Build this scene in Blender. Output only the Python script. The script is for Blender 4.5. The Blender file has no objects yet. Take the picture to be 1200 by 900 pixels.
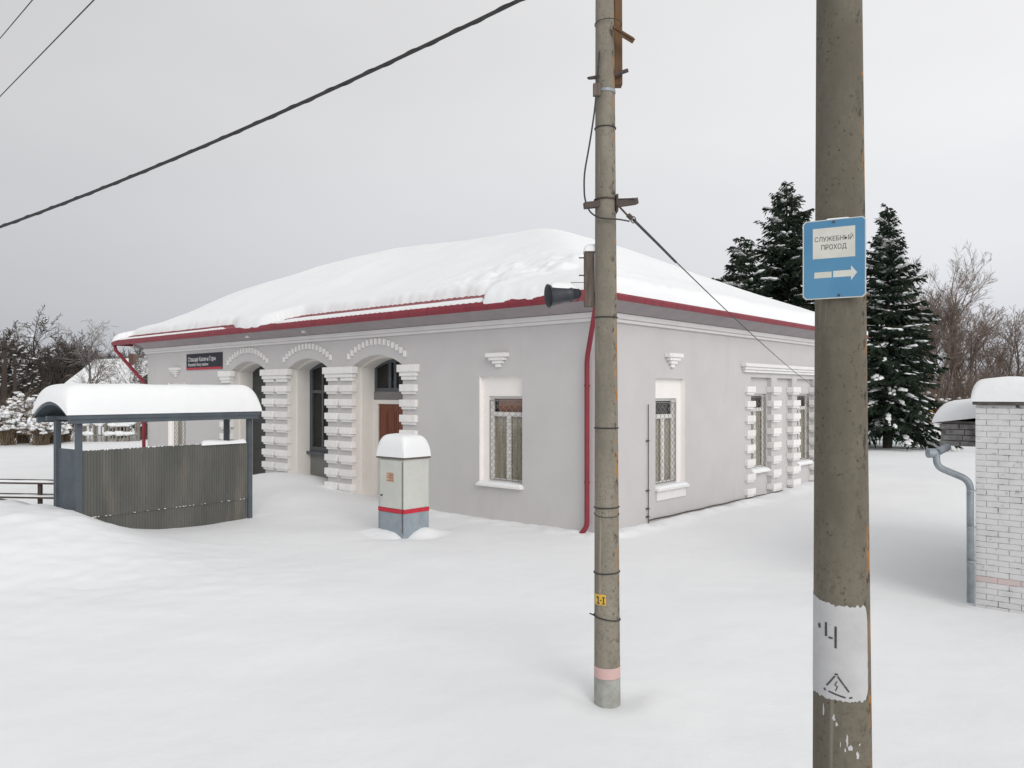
import bpy, math, random
import numpy as np
from mathutils import Vector, noise
from mathutils.geometry import tessellate_polygon
R = random.Random(7)
sc = bpy.context.scene
COL = sc.collection
PI = math.pi
EYE = 2.75

# ------------------------------------------------------------------ materials
def nodes_of(name):
    m = bpy.data.materials.new(name); m.use_nodes = True
    nt = m.node_tree
    return m, nt, nt.nodes['Principled BSDF']

def N(nt, kind, **kw):
    n = nt.nodes.new(kind)
    for k, v in kw.items():
        if k in n.inputs: n.inputs[k].default_value = v
        else: setattr(n, k, v)
    return n

def noise_tex(nt, scale, detail=4, rough=.55, stretch=None, co='Object'):
    tc = N(nt, 'ShaderNodeTexCoord')
    out = tc.outputs[co]
    if stretch:
        mp = N(nt, 'ShaderNodeMapping'); mp.inputs['Scale'].default_value = stretch
        nt.links.new(out, mp.inputs['Vector']); out = mp.outputs['Vector']
    n = N(nt, 'ShaderNodeTexNoise'); n.inputs['Scale'].default_value = scale
    n.inputs['Detail'].default_value = detail; n.inputs['Roughness'].default_value = rough
    nt.links.new(out, n.inputs['Vector'])
    return n.outputs['Fac']

def ramp(nt, fac, a, b):
    r = N(nt, 'ShaderNodeMapRange'); r.inputs['From Min'].default_value = a; r.inputs['From Max'].default_value = b
    r.clamp = True
    nt.links.new(fac, r.inputs['Value']); return r.outputs['Result']

def mixc(nt, fac, a, b):
    m = N(nt, 'ShaderNodeMix', data_type='RGBA')
    if isinstance(fac, float): m.inputs['Factor'].default_value = fac
    else: nt.links.new(fac, m.inputs['Factor'])
    for v, i in ((a, 6), (b, 7)):
        if isinstance(v, tuple): m.inputs[i].default_value = (*v[:3], 1)
        else: nt.links.new(v, m.inputs[i])
    return m.outputs[2]

def bump(nt, bs, height, strength=.3, dist=.02):
    b = N(nt, 'ShaderNodeBump'); b.inputs['Strength'].default_value = strength; b.inputs['Distance'].default_value = dist
    nt.links.new(height, b.inputs['Height']); nt.links.new(b.outputs['Normal'], bs.inputs['Normal'])

def pm(name, c1, c2=None, scale=3, rough=.7, metal=0, stretch=None, lo=.35, hi=.65, bs_=None, bd=.01, bstr=.3, spots=None, spec=.5):
    """two-tone noise paint: c1/c2 mottling, optional (color, scale, lo, hi, stretch) spots"""
    m, nt, bs = nodes_of(name)
    bs.inputs['Roughness'].default_value = rough; bs.inputs['Metallic'].default_value = metal
    bs.inputs['Specular IOR Level'].default_value = spec
    col = c1
    if c2:
        col = mixc(nt, ramp(nt, noise_tex(nt, scale, 6, .6, stretch), lo, hi), c1, c2)
    for sp in (spots or []):
        f = ramp(nt, noise_tex(nt, sp[1], 5, .65, sp[4] if len(sp) > 4 else None), sp[2], sp[3])
        col = mixc(nt, f, col, sp[0])
    if isinstance(col, tuple): bs.inputs['Base Color'].default_value = (*col, 1)
    else: nt.links.new(col, bs.inputs['Base Color'])
    if bs_: bump(nt, bs, noise_tex(nt, bs_, 5, .6), bstr, bd)
    return m

M = {}
M['wall'] = pm('wall_plaster', (.535,.523,.522), (.565,.553,.552), 1.1, .9, bs_=60, bd=.002, bstr=.35, spots=[((.495,.485,.48), .9, .58, .8, (1,1,.35))], spec=.2)
M['white'] = pm('white_trim', (.86,.85,.84), (.80,.79,.775), 5, .75, bs_=40, bd=.004, bstr=.5, spec=.3, spots=[((.66,.64,.61), 6, .62, .78)])
M['cream'] = pm('cream_reveal', (.76,.735,.70), (.72,.695,.66), 2, .85, bs_=50, bd=.002, bstr=.3, spec=.2)
M['niche'] = pm('niche_white', (.86,.835,.815), (.83,.80,.78), 2.5, .8, bs_=50, bd=.002, bstr=.3, spec=.2)
M['cornice'] = pm('cornice_paint', (.74,.72,.715), (.69,.67,.67), 2, .8, spec=.2)
M['soffit'] = pm('soffit_sheet', (.34,.30,.31), (.29,.26,.27), 3, .65)
M['red'] = pm('red_coated_metal', (.24,.02,.036), (.19,.017,.03), 4, .5)
M['redroof'] = pm('red_roof_tile', (.25,.022,.035), (.17,.018,.028), 6, .45)
M['black'] = pm('black_rubber', (.02,.02,.022), (.035,.034,.034), 20, .6)
M['iron'] = pm('dark_iron', (.05,.045,.045), (.09,.06,.045), 15, .65, metal=.2)
M['grille'] = pm('grille_metal', (.26,.25,.24), (.18,.17,.16), 12, .5)
M['upvc'] = pm('window_plastic', (.78,.77,.75), (.73,.72,.70), 4, .35)
M['darkframe'] = pm('dark_frame', (.085,.10,.11), (.065,.075,.085), 5, .45)
M['darkdoor'] = pm('dark_door', (.035,.038,.042), (.05,.052,.056), 3, .5)
M['greypanel'] = pm('grey_panel', (.20,.195,.19), (.17,.165,.16), 3, .6)
M['wood'] = pm('door_wood', (.19,.05,.022), (.13,.035,.016), 3, .4, stretch=(1,1,.12))
M['curtain'] = pm('curtain_cloth', (.66,.58,.49), (.45,.39,.32), 6, .9, stretch=(3,3,.3))
M['curtain_or'] = pm('orange_blind', (.50,.20,.12), (.38,.15,.09), 4, .9)
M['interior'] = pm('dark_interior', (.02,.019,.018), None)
M['board'] = pm('sign_black', (.016,.018,.028), (.022,.024,.034), 6, .7)
M['signred'] = pm('sign_red', (.45,.012,.03), None, rough=.4)
M['letter'] = pm('sign_letter', (.62,.62,.64), None, rough=.5)
M['shelter'] = pm('shelter_steel', (.085,.105,.125), (.065,.08,.095), 3, .55, bs_=30, bd=.003, spots=[((.16,.15,.14), 14, .62, .75)])
M['sheet'] = pm('weathered_sheet', (.118,.118,.108), (.086,.087,.08), 2.2, .85, stretch=(1,1,.25), bs_=25, bd=.004,
                spots=[((.17,.155,.13), 1.4, .55, .75, (1.2,1.2,.25)), ((.06,.055,.045), 9, .6, .8, (2,2,.2))])
M['cab'] = pm('cabinet_paint', (.58,.59,.555), (.51,.525,.49), 2.2, .55, bs_=20, bd=.003, spots=[((.34,.33,.28), 9, .64, .76, (1,1,.3))])
M['cabgrey'] = pm('cabinet_base_paint', (.24,.29,.33), (.31,.35,.385), 5, .6, bs_=30, bd=.004, spots=[((.38,.40,.40), 12, .6, .72)])
M['cabred'] = pm('cabinet_stripe', (.56,.02,.045), (.48,.02,.04), 8, .5)
M['notice'] = pm('orange_notice', (.50,.24,.14), (.62,.45,.35), 45, .7, lo=.45, hi=.55)
M['timber'] = pm('old_timber', (.16,.085,.04), (.10,.055,.03), 8, .85, stretch=(3,3,.2), bs_=30, bd=.006)
M['greytimber'] = pm('grey_timber', (.17,.135,.115), (.09,.07,.06), 14, .9, stretch=(3,3,.3), bs_=30, bd=.006)
M['galv'] = pm('galvanised', (.31,.345,.375), (.215,.25,.28), 7, .5, metal=.2, spots=[((.20,.24,.27), 10, .58, .75)])
M['brick'] = pm('painted_brick', (.68,.675,.68), (.60,.60,.61), 6, .85, bs_=45, bd=.006, bstr=.6, spots=[((.36,.35,.35), 11, .60, .74)], spec=.2)
M['brickdark'] = pm('weathered_brick', (.30,.29,.29), (.17,.16,.16), 8, .9, bs_=30, bd=.01, bstr=.6, spots=[((.06,.055,.05), 6, .55, .7)])
M['mortar'] = pm('mortar', (.44,.43,.42), (.54,.53,.53), 9, .95, bs_=60, bd=.006, spots=[((.07,.065,.06), 6, .53, .62)])
M['cap'] = pm('concrete_cap', (.12,.11,.10), (.07,.06,.055), 10, .9, bs_=30, bd=.01)
M['pink'] = pm('pink_paint', (.62,.40,.39), (.55,.40,.37), 14, .8)
M['blue'] = pm('blue_enamel', (.06,.205,.365), (.08,.24,.40), 5, .45, spots=[((.40,.42,.42), 38, .71, .75), ((.16,.08,.04), 24, .74, .78)])
M['signwhite'] = pm('white_enamel', (.62,.62,.58), (.55,.55,.50), 14, .5, spots=[((.22,.14,.08), 45, .70, .74)])
M['ink'] = pm('black_paint', (.03,.03,.032), (.09,.09,.09), 60, .7)
M['yellow'] = pm('yellow_plate', (.72,.45,.05), (.62,.38,.04), 20, .5)
M['polewhite'] = pm('pole_whitewash', (.50,.50,.51), (.43,.43,.44), 7, .85, bs_=50, bd=.003, spots=[((.18,.17,.15), 42, .68, .73)])
M['horn'] = pm('horn_paint', (.028,.032,.042), (.04,.045,.055), 12, .4)
M['bark'] = pm('bark', (.075,.06,.05), (.045,.037,.03), 6, .95)
M['barkbrown'] = pm('brown_twigs', (.22,.165,.135), (.15,.12,.10), 3, .95)
M['birch'] = pm('birch_twigs', (.26,.235,.225), (.15,.13,.125), 2, .95)
M['needle'] = pm('spruce_needles', (.018,.032,.022), (.042,.062,.038), 1.6, .8, spec=.2)
M['redfence'] = pm('red_fence_paint', (.20,.018,.03), None)
M['greenfence'] = pm('green_fence_paint', (.05,.16,.14), None)
M['housewall'] = pm('dark_boards', (.05,.035,.028), (.035,.025,.02), 5, .9)
M['fencegrey'] = pm('grey_wood', (.28,.26,.23), (.20,.18,.16), 4, .9)
M['chimney'] = pm('chimney_brick', (.14,.07,.05), (.10,.05,.04), 5, .9)

def vary(m, amt):
    nt = m.node_tree; bs = nt.nodes['Principled BSDF']; src = bs.inputs['Base Color'].links[0].from_socket
    oi = N(nt, 'ShaderNodeObjectInfo'); r = N(nt, 'ShaderNodeMapRange'); r.inputs['To Min'].default_value = 1-amt; r.inputs['To Max'].default_value = 1.0
    nt.links.new(oi.outputs['Random'], r.inputs['Value'])
    sc2 = N(nt, 'ShaderNodeVectorMath', operation='SCALE'); nt.links.new(src, sc2.inputs[0]); nt.links.new(r.outputs[0], sc2.inputs['Scale'])
    nt.links.new(sc2.outputs[0], bs.inputs['Base Color'])
vary(M['white'], .09)

def snow_mat(name, sc_=1.0, strength=.35):
    m, nt, bs = nodes_of(name)
    col = mixc(nt, ramp(nt, noise_tex(nt, .5, 4), .3, .7), (.86,.875,.89), (.83,.845,.865))
    nt.links.new(col, bs.inputs['Base Color'])
    bs.inputs['Roughness'].default_value = .75
    bs.inputs['Specular IOR Level'].default_value = .2
    a = noise_tex(nt, 3.0*sc_, 5, .5); b = noise_tex(nt, 45*sc_, 3, .6)
    mx = N(nt, 'ShaderNodeMath', operation='MULTIPLY_ADD'); nt.links.new(b, mx.inputs[0]); mx.inputs[1].default_value = .11
    nt.links.new(a, mx.inputs[2])
    bump(nt, bs, mx.outputs[0], strength, .05)
    return m
M['snow'] = snow_mat('snow_surface', 1, .28)
M['snowcap'] = snow_mat('snow_cap_surface', 1.6, .3)

def glass_mat():
    m, nt, bs = nodes_of('window_glass')
    out = nt.nodes['Material Output']
    g = N(nt, 'ShaderNodeBsdfGlossy'); g.inputs['Roughness'].default_value = .08
    t = N(nt, 'ShaderNodeBsdfTransparent'); t.inputs['Color'].default_value = (.90,.91,.90,1)
    lw = N(nt, 'ShaderNodeLayerWeight'); lw.inputs['Blend'].default_value = .5
    pw_ = N(nt, 'ShaderNodeMath', operation='POWER'); nt.links.new(lw.outputs['Facing'], pw_.inputs[0]); pw_.inputs[1].default_value = 4
    fr = N(nt, 'ShaderNodeMath', operation='MULTIPLY_ADD'); nt.links.new(pw_.outputs[0], fr.inputs[0]); fr.inputs[1].default_value = .6; fr.inputs[2].default_value = .05
    mx = N(nt, 'ShaderNodeMixShader')
    nt.links.new(fr.outputs[0], mx.inputs[0]); nt.links.new(t.outputs[0], mx.inputs[1]); nt.links.new(g.outputs[0], mx.inputs[2])
    nt.links.new(mx.outputs[0], out.inputs['Surface'])
    return m
M['glass'] = glass_mat()

def concrete(name, c1, c2, lich_dir=(1, 0, 0)):
    """weathered concrete: mottling, pits, fine vertical streaks and lichen growing on one side of the pole"""
    m, nt, bs = nodes_of(name)
    col = mixc(nt, ramp(nt, noise_tex(nt, 5, 6, .65, (1,1,.3)), .32, .68), c1, c2)
    col = mixc(nt, ramp(nt, noise_tex(nt, 2.4, 5, .65, (1,1,.35)), .48, .70), col, tuple(x*.55 for x in c1))
    col = mixc(nt, ramp(nt, noise_tex(nt, 30, 5, .7), .50, .66), col, tuple(x*.66 for x in c1))
    dk = tuple(x*.28 for x in c1)
    pit = ramp(nt, noise_tex(nt, 55, 3, .6), .62, .69)
    area = ramp(nt, noise_tex(nt, 3.2, 3, .5), .36, .54)
    mul = N(nt, 'ShaderNodeMath', operation='MULTIPLY'); nt.links.new(pit, mul.inputs[0]); nt.links.new(area, mul.inputs[1])
    col = mixc(nt, mul.outputs[0], col, dk)
    col = mixc(nt, ramp(nt, noise_tex(nt, 20, 3, .5, (1,1,.04)), .66, .72), col, tuple(min(1, x*1.7) for x in c2))
    # lichen side: dot(object position, dir)
    tc = N(nt, 'ShaderNodeTexCoord'); d = N(nt, 'ShaderNodeVectorMath', operation='DOT_PRODUCT')
    nt.links.new(tc.outputs['Normal'], d.inputs[0]); d.inputs[1].default_value = lich_dir
    side = ramp(nt, d.outputs['Value'], .84, .98)
    rust = ramp(nt, noise_tex(nt, 16, 5, .7, (1,1,.35)), .50, .58)
    big = ramp(nt, noise_tex(nt, 1.6, 2, .5), .40, .55)
    a = N(nt, 'ShaderNodeMath', operation='MULTIPLY'); nt.links.new(side, a.inputs[0]); nt.links.new(rust, a.inputs[1])
    b = N(nt, 'ShaderNodeMath', operation='MULTIPLY'); nt.links.new(a.outputs[0], b.inputs[0]); nt.links.new(big, b.inputs[1])
    col = mixc(nt, b.outputs[0], col, (.42,.17,.02))
    blk = ramp(nt, noise_tex(nt, 22, 5, .7, (1,1,.5)), .55, .62)
    side2 = ramp(nt, d.outputs['Value'], .45, .85)
    e = N(nt, 'ShaderNodeMath', operation='MULTIPLY'); nt.links.new(side2, e.inputs[0]); nt.links.new(blk, e.inputs[1])
    col = mixc(nt, e.outputs[0], col, dk)
    sp = ramp(nt, noise_tex(nt, 11, 2, .4), .775, .79)
    col = mixc(nt, sp, col, (.45,.17,.03))
    nt.links.new(col, bs.inputs['Base Color']); bs.inputs['Roughness'].default_value = .9
    bs.inputs['Specular IOR Level'].default_value = .2
    bump(nt, bs, noise_tex(nt, 50, 5, .7), .5, .004)
    return m
M['conc1'] = concrete('pole_concrete_light', (.285,.258,.212), (.195,.178,.145), (.93,-.36,0))
M['conc2'] = concrete('pole_concrete_dark', (.185,.166,.130), (.122,.111,.088), (.93,-.36,0))

# ------------------------------------------------------------------ mesh helpers
class MB:
    def __init__(s): s.v = []; s.f = []
    def quad_grid(s, P, closed_u=False):
        """P[i][j] points; closed_u joins last row to first"""
        b = len(s.v); n = len(P); m = len(P[0])
        for r in P: s.v.extend(tuple(p) for p in r)
        for i in range(n if closed_u else n-1):
            i2 = (i+1) % n
            for j in range(m-1):
                s.f.append((b+i*m+j, b+i2*m+j, b+i2*m+j+1, b+i*m+j+1))
    def hexa(s, P):
        b = len(s.v); s.v.extend(tuple(p) for p in P)
        for q in ((0,1,2,3),(7,6,5,4),(0,4,5,1),(1,5,6,2),(2,6,7,3),(3,7,4,0)): s.f.append(tuple(b+i for i in q))
    def box(s, F, a0, a1, b0, b1, c0, c1):
        s.hexa([F(a0,b0,c0),F(a1,b0,c0),F(a1,b1,c0),F(a0,b1,c0),F(a0,b0,c1),F(a1,b0,c1),F(a1,b1,c1),F(a0,b1,c1)])
    def tube(s, pts, rad, sides=8, caps=True, phase=0):
        pts = [Vector(p) for p in pts]; n = len(pts)
        if not hasattr(rad, '__len__'): rad = [rad]*n
        rows = []; ref = None
        for i, p in enumerate(pts):
            t = (pts[min(i+1, n-1)] - pts[max(i-1, 0)])
            if t.length < 1e-9: t = Vector((0,0,1))
            t.normalize()
            if ref is None:
                ref = Vector((0,0,1)) if abs(t.z) < .9 else Vector((1,0,0))
                ref = (ref - t*ref.dot(t)).normalized()
            else:
                ref = (ref - t*ref.dot(t)).normalized()
            w = t.cross(ref)
            rows.append([p + (ref*math.cos(phase+2*PI*k/sides) + w*math.sin(phase+2*PI*k/sides))*rad[i] for k in range(sides)])
        b = len(s.v)
        for r in rows: s.v.extend(tuple(q) for q in r)
        for i in range(n-1):
            for k in range(sides):
                k2 = (k+1) % sides
                s.f.append((b+i*sides+k, b+i*sides+k2, b+(i+1)*sides+k2, b+(i+1)*sides+k))
        if caps:
            s.f.append(tuple(b+k for k in reversed(range(sides))))
            s.f.append(tuple(b+(n-1)*sides+k for k in range(sides)))
    def poly(s, F, loops, p):
        """flat polygon with holes in facade coordinates (s, z) at offset p"""
        vs = [[Vector((a, c, 0)) for a, c in L] for L in loops]
        tri = tessellate_polygon(vs); flat = [q for L in vs for q in L]
        b = len(s.v); s.v.extend(tuple(F(q.x, p, q.y)) for q in flat)
        for t in tri: s.f.append(tuple(b+i for i in t))
    def rim(s, F, loop, p0, p1):
        b = len(s.v); n = len(loop)
        for a, c in loop: s.v.append(tuple(F(a, p0, c))); s.v.append(tuple(F(a, p1, c)))
        for i in range(n):
            j = (i+1) % n
            s.f.append((b+2*i, b+2*j, b+2*j+1, b+2*i+1))
    def prism(s, F, loop, p0, p1):
        s.poly(F, [loop], p0); s.poly(F, [loop], p1); s.rim(F, loop, p0, p1)
    def build(s, name, mat, parent=None, smooth=False, bevel=0, sub=0, autos=False):
        me = bpy.data.meshes.new(name)
        off = Vector(parent_world(parent)) if parent else Vector((0,0,0))
        me.from_pydata([(x-off.x, y-off.y, z-off.z) for x, y, z in s.v], [], s.f)
        me.validate()
        if smooth: me.polygons.foreach_set('use_smooth', [True]*len(me.polygons))
        if mat: me.materials.append(mat)
        me.update()
        o = bpy.data.objects.new(name, me); COL.objects.link(o)
        if parent: o.parent = parent
        if bevel:
            md = o.modifiers.new('bevel', 'BEVEL'); md.width = bevel; md.segments = 2; md.limit_method = 'ANGLE'
        return o

def parent_world(p):
    x = Vector((0,0,0))
    while p is not None: x += Vector(p.location); p = p.parent
    return x

def tag(o, label, cat, group=None):
    o['label'] = label; o['category'] = cat
    if group: o['group'] = group
    return o
def thing(name, loc, label, cat, group=None):
    o = bpy.data.objects.new(name, None); o.location = loc; o.empty_display_size = .2; COL.objects.link(o)
    return tag(o, label, cat, group)
def part_label(o, l): o['label'] = l; return o

def frame(o, d, n):
    o = Vector((o[0], o[1], 0)); d = Vector((d[0], d[1], 0)); n = Vector((n[0], n[1], 0))
    return lambda a, p, z: o + d*a + n*p + Vector((0,0,z))
WORLD = lambda a, p, z: Vector((a, p, z))

def set_origin(o, loc):
    """move a single-mesh thing's origin to loc without moving the mesh"""
    loc = Vector(loc)
    o.data.transform(__import__('mathutils').Matrix.Translation(-loc)); o.location = loc
    return o

def snow_slab(mb, F, a0, a1, b0, b1, base, H, Rr=.25, na=40, nb=16, amp=.02, under=.03, seed=0, pw=2.9):
    """rounded pillow of snow on rectangle; base(a,b) is the support height"""
    def sp(c0, c1, n):
        out = []
        for i in range(n+1):
            t = i/n
            t = .5-.5*math.cos(PI*t)
            t = t*t*(3-2*t)*.35+t*.65
            out.append(c0+(c1-c0)*t)
        return out
    A = sp(a0, a1, na); B = sp(b0, b1, nb); rows = []
    for a in A:
        r = []
        for b in B:
            d = max(0.0, min(a-a0, a1-a, b-b0, b1-b))
            da = min(min(a-a0, a1-a)/Rr, 1); db = min(min(b-b0, b1-b)/Rr, 1)
            k = max(0, 1-(1-da)**pw)**(1.2/pw) * max(0, 1-(1-db)**pw)**(1.2/pw)
            nz = noise.noise(Vector((a*1.4+seed, b*1.4, seed*.7)))*amp*2 + noise.noise(Vector((a*5+seed, b*5, seed)))*amp*.6
            z = base(a, b) - under + ((H(a, b) if callable(H) else H)+under+nz)*k
            # bulge outwards slightly half way up
            r.append(F(a, b, z))
        rows.append(r)
    mb.quad_grid(rows)
    # skirt/bottom
    bot = [[F(a, b, base(a, b)-under) for b in B] for a in A]
    mb.quad_grid(bot)

def sph(mb, c, rx, ry, rz, jit=.15, rnd=R, nu=8, nv=6):
    b = []
    for i in range(nu):
        row = []
        for j in range(nv+1):
            th = PI*j/nv; ph = 2*PI*i/nu
            k = 1 + (rnd.random()-.5)*2*jit if 0 < j < nv else 1
            row.append((c[0]+rx*k*math.sin(th)*math.cos(ph), c[1]+ry*k*math.sin(th)*math.sin(ph), c[2]+rz*k*math.cos(th)))
        b.append(row)
    mb.quad_grid(b, closed_u=True)

def text_mesh(body, F, cx, cz, p, width=None, height=None, mat=None, parent=None, name='lettering', bold=0.0, align='CENTER'):
    cu = bpy.data.curves.new(name, 'FONT'); cu.body = body; cu.align_x = 'LEFT'; cu.size = 1; cu.offset = bold; cu.extrude = 0
    o = bpy.data.objects.new(name, cu); COL.objects.link(o)
    dg = bpy.context.evaluated_depsgraph_get(); dg.update()
    me = bpy.data.meshes.new_from_object(o.evaluated_get(dg))
    bpy.data.objects.remove(o)
    xs = [v.co.x for v in me.vertices]; ys = [v.co.y for v in me.vertices]
    x0, x1, y0, y1 = min(xs), max(xs), min(ys), max(ys)
    sx = width/(x1-x0); sy = height/(y1-y0)
    off = parent_world(parent) if parent else Vector((0,0,0))
    for v in me.vertices:
        a = (v.co.x-(x0+x1)/2)*sx + cx if align == 'CENTER' else (v.co.x-x0)*sx + cx
        z = (v.co.y-(y0+y1)/2)*sy + cz
        v.co = F(a, p, z) - off
    me.materials.clear(); me.materials.append(mat)
    o = bpy.data.objects.new(name, me); COL.objects.link(o)
    if parent: o.parent = parent
    return o

# ------------------------------------------------------------------ terrain
def ss(x, a, b):
    t = np.clip((x-a)/(b-a), 0, 1); return t*t*(3-2*t)
_rs = np.random.RandomState(3); _perm = _rs.rand(64, 64)
def vn(x, y):
    xi = np.floor(x).astype(int); yi = np.floor(y).astype(int); fx = x-xi; fy = y-yi
    fx = fx*fx*(3-2*fx); fy = fy*fy*(3-2*fy)
    g = lambda i, j: _perm[i % 64, j % 64]
    return (g(xi,yi)*(1-fx)+g(xi+1,yi)*fx)*(1-fy) + (g(xi,yi+1)*(1-fx)+g(xi+1,yi+1)*fx)*fy - .5
CAB = (-2.065, 15.75)   # cabinet centre, set below
POLE1 = (.843, 7.08)
DR = math.radians(37); SH0 = (-7.92, 14.5)
_hp = None
def ground(x, y):
    x = np.asarray(x, float); y = np.asarray(y, float)
    h = .10*vn(x*.28+3, y*.28) + .04*vn(x*.9, y*.9+9) 
    h = h*(.4+.6*ss(np.hypot(x-1.7, y-15.5), 1, 6))
    h = h + .014*vn(x*2.3+7, y*2.3) 
    # bank in front of the shelter's left end
    q = (x-SH0[0])*.6 + (y-SH0[1])*.8; r = -(x-SH0[0])*.8 + (y-SH0[1])*.6
    fq = np.exp(-(np.maximum(q+.55, 0)/1.15)**2) * np.exp(-(np.minimum(q+.55, 0)/3.6)**2)
    fr = np.exp(-(np.minimum(r-.3, 0)/2.6)**2)
    bank = .66*fq*fr
    h = h + bank + bank*(.10*vn(x*3.1, y*3.1) + .06*vn(x*6.5, y*6.5+4))
    rough = np.exp(-(((x+5.6)/2.6)**2+((y-11.5)/2.2)**2)); h = h + rough*(.05*np.abs(vn(x*3.6+2, y*3.6)) + .03*vn(x*8, y*8+1))
    h = h + .006*vn(x*9, y*9)
    # drift in front of the arches
    h = h + .50*np.exp(-(((x+6.6)/1.9)**2 + ((y-22.4)/1.7)**2))
    h = h + .27*np.exp(-(((x+5.1)/1.5)**2 + ((y-19.8)/1.6)**2))
    # hollow by the brick building and mild crest beyond
    h = h - .05*np.exp(-(((x-6.5)/2.8)**2 + ((y-13)/2.6)**2))
    h = h + .22*ss(x, 5, 9)*np.exp(-((y-30)/7)**2)
    # distance: rises behind the railings and the trees
    h = h + 1.0*ss(y, 40, 56)*ss(x, 12, 24) + 1.6*ss(y, 60, 110)
    h = h + .35*ss(y, 36, 46)*ss(-x, 4, 14)
    # trampled collar round pole and cabinet
    d = np.hypot(x-POLE1[0], y-POLE1[1]); h = h - .08*np.exp(-(d/.27)**2) + .03*np.exp(-(((d-.42)/.11)**2))*(.5+vn(x*5, y*5+3))
    d = np.maximum(np.abs(x-CAB[0]), np.abs(y-CAB[1])) ; h = h - .06*np.exp(-(d/.8)**4)
    h = h - float(_hp)*np.exp(-(np.hypot(x-POLE1[0], y-POLE1[1])/1.6)**2) if _hp is not None else h
    # rough strip under the wall
    dl = (x-1.75)*(-.661)+(y-15.5)*(-.750); al = (x-1.75)*(-.750)+(y-15.5)*(.661)
    dr_ = (x-1.75)*.750+(y-15.5)*(-.661); ar = (x-1.75)*.661+(y-15.5)*.750
    m2 = np.exp(-((dr_-.3)/.28)**2)*(ar > -.5)*(ar < 14)
    h = h + m2*(.05 + .13*vn(x*4, y*4))
    m1 = np.exp(-((dl-.3)/.3)**2)*(al > -.5)*(al < 6)
    h = h + m1*(.03 + .08*vn(x*4, y*4))
    return h
def gz(x, y): return float(ground(x, y))
_hp = gz(POLE1[0], POLE1[1])+.03

def lin(a, b, st): return list(np.arange(a, b, st))
ys = lin(-60, -4, 4)+lin(-4, 4, .4)+lin(4, 20, .10)+lin(20, 32, .18)+lin(32, 60, .5)+lin(60, 120, 3)+lin(120, 900, 40)
xs = lin(-500, -60, 30)+lin(-60, -20, 2)+lin(-20, -11, .4)+lin(-11, 9, .10)+lin(9, 14, .25)+lin(14, 40, .8)+lin(40, 500, 30)
X, Y = np.meshgrid(np.array(xs), np.array(ys)); Z = ground(X, Y)
nx = len(xs); ny = len(ys)
vv = np.stack([X.ravel(), Y.ravel(), Z.ravel()], 1)
idx = np.arange(nx*ny).reshape(ny, nx)
ff = np.stack([idx[:-1,:-1].ravel(), idx[:-1,1:].ravel(), idx[1:,1:].ravel(), idx[1:,:-1].ravel()], 1)
me = bpy.data.meshes.new('snow_ground'); me.from_pydata(vv.tolist(), [], ff.tolist())
me.polygons.foreach_set('use_smooth', [True]*len(me.polygons)); me.materials.append(M['snow'])
g = bpy.data.objects.new('snow_ground', me); COL.objects.link(g); g['kind'] = 'structure'

# ------------------------------------------------------------------ station building
u = (-.7501, .6613); v = (.6613, .7501); C0 = (1.75, 15.5)
FL = frame(C0, u, (-v[0], -v[1]))      # long facade
FR = frame(C0, v, (-u[0], -u[1]))      # gable-side facade
LEN, WID = 19.86, 13.6
st = thing('station_building', (C0[0], C0[1], 0), 'grey single-storey railway station with white quoins, three arches and a snow-covered red roof', 'building')
Z0 = -.6; ZT = 4.85

def rect(a0, a1, z0, z1): return [(a0,z0),(a1,z0),(a1,z1),(a0,z1)]
def arch_loop(a0, a1, z0, zs, rise, n=16):
    c = (a0+a1)/2; w = (a1-a0)/2; Rr = (w*w+rise*rise)/(2*rise); L = [(a0, z0), (a1, z0)]
    th = math.asin(w/Rr)
    for i in range(n+1):
        t = th - 2*th*i/n
        L.append((c+Rr*math.sin(t), zs+rise-Rr+Rr*math.cos(t)))
    return L
ARCH = [(5.89, 7.90), (8.95, 10.88), (12.05, 14.03)]
wall = MB(); niche = MB(); rev = MB()
winL = [(2.04, 3.30, .76, 3.13), (17.0, 18.26, .76, 3.13)]
winR = [(2.0, 3.28, .70, 3.08)]
holesL = [rect(a,b,c,d) for a,b,c,d in winL] + [arch_loop(a,b,-.5,3.44,.28) for a,b in ARCH]
wall.poly(FL, [rect(0, LEN, Z0, ZT)] + holesL, 0)
REC = [(6.70, 7.97), (8.35, 9.40), (9.74, 11.04)]
holesR = [rect(a,b,c,d) for a,b,c,d in winR] + [rect(a,b,.02,3.17) for a,b in REC]
wall.poly(FR, [rect(0, WID, Z0, ZT)] + holesR, 0)
wall.poly(FL, [rect(0, LEN, Z0, ZT)], -WID)
FE = frame((C0[0]+u[0]*LEN, C0[1]+u[1]*LEN), v, u)
wall.poly(FE, [rect(0, WID, Z0, ZT)], 0)
for (a, b) in REC: wall.rim(FR, rect(a,b,.02,3.17), 0, -.12)
for k, (a, b) in enumerate(REC):
    if k == 1: wall.poly(FR, [rect(a,b,.02,3.17)], -.12)
    else:
        wall.poly(FR, [rect(a,b,.02,3.17), rect(a+.10,b-.05,.74,2.74)], -.12)
        wall.rim(FR, rect(a+.10,b-.05,.74,2.74), -.12, -.26)
wall.build('wall', M['wall'], st)
for F_, L in ((FL, winL), (FR, winR)):
    for a,b,c,d in L:
        niche = MB(); niche.rim(F_, rect(a,b,c,d), 0.001, -.12)
        inner = rect(a+(.06 if F_ is FL else .18), b-.18, c+.04, d-.44)
        niche.poly(F_, [rect(a,b,c,d), inner], -.12)
        niche.rim(F_, inner, -.12, -.26)
        niche.build('window_surround', M['niche'], st)
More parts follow.
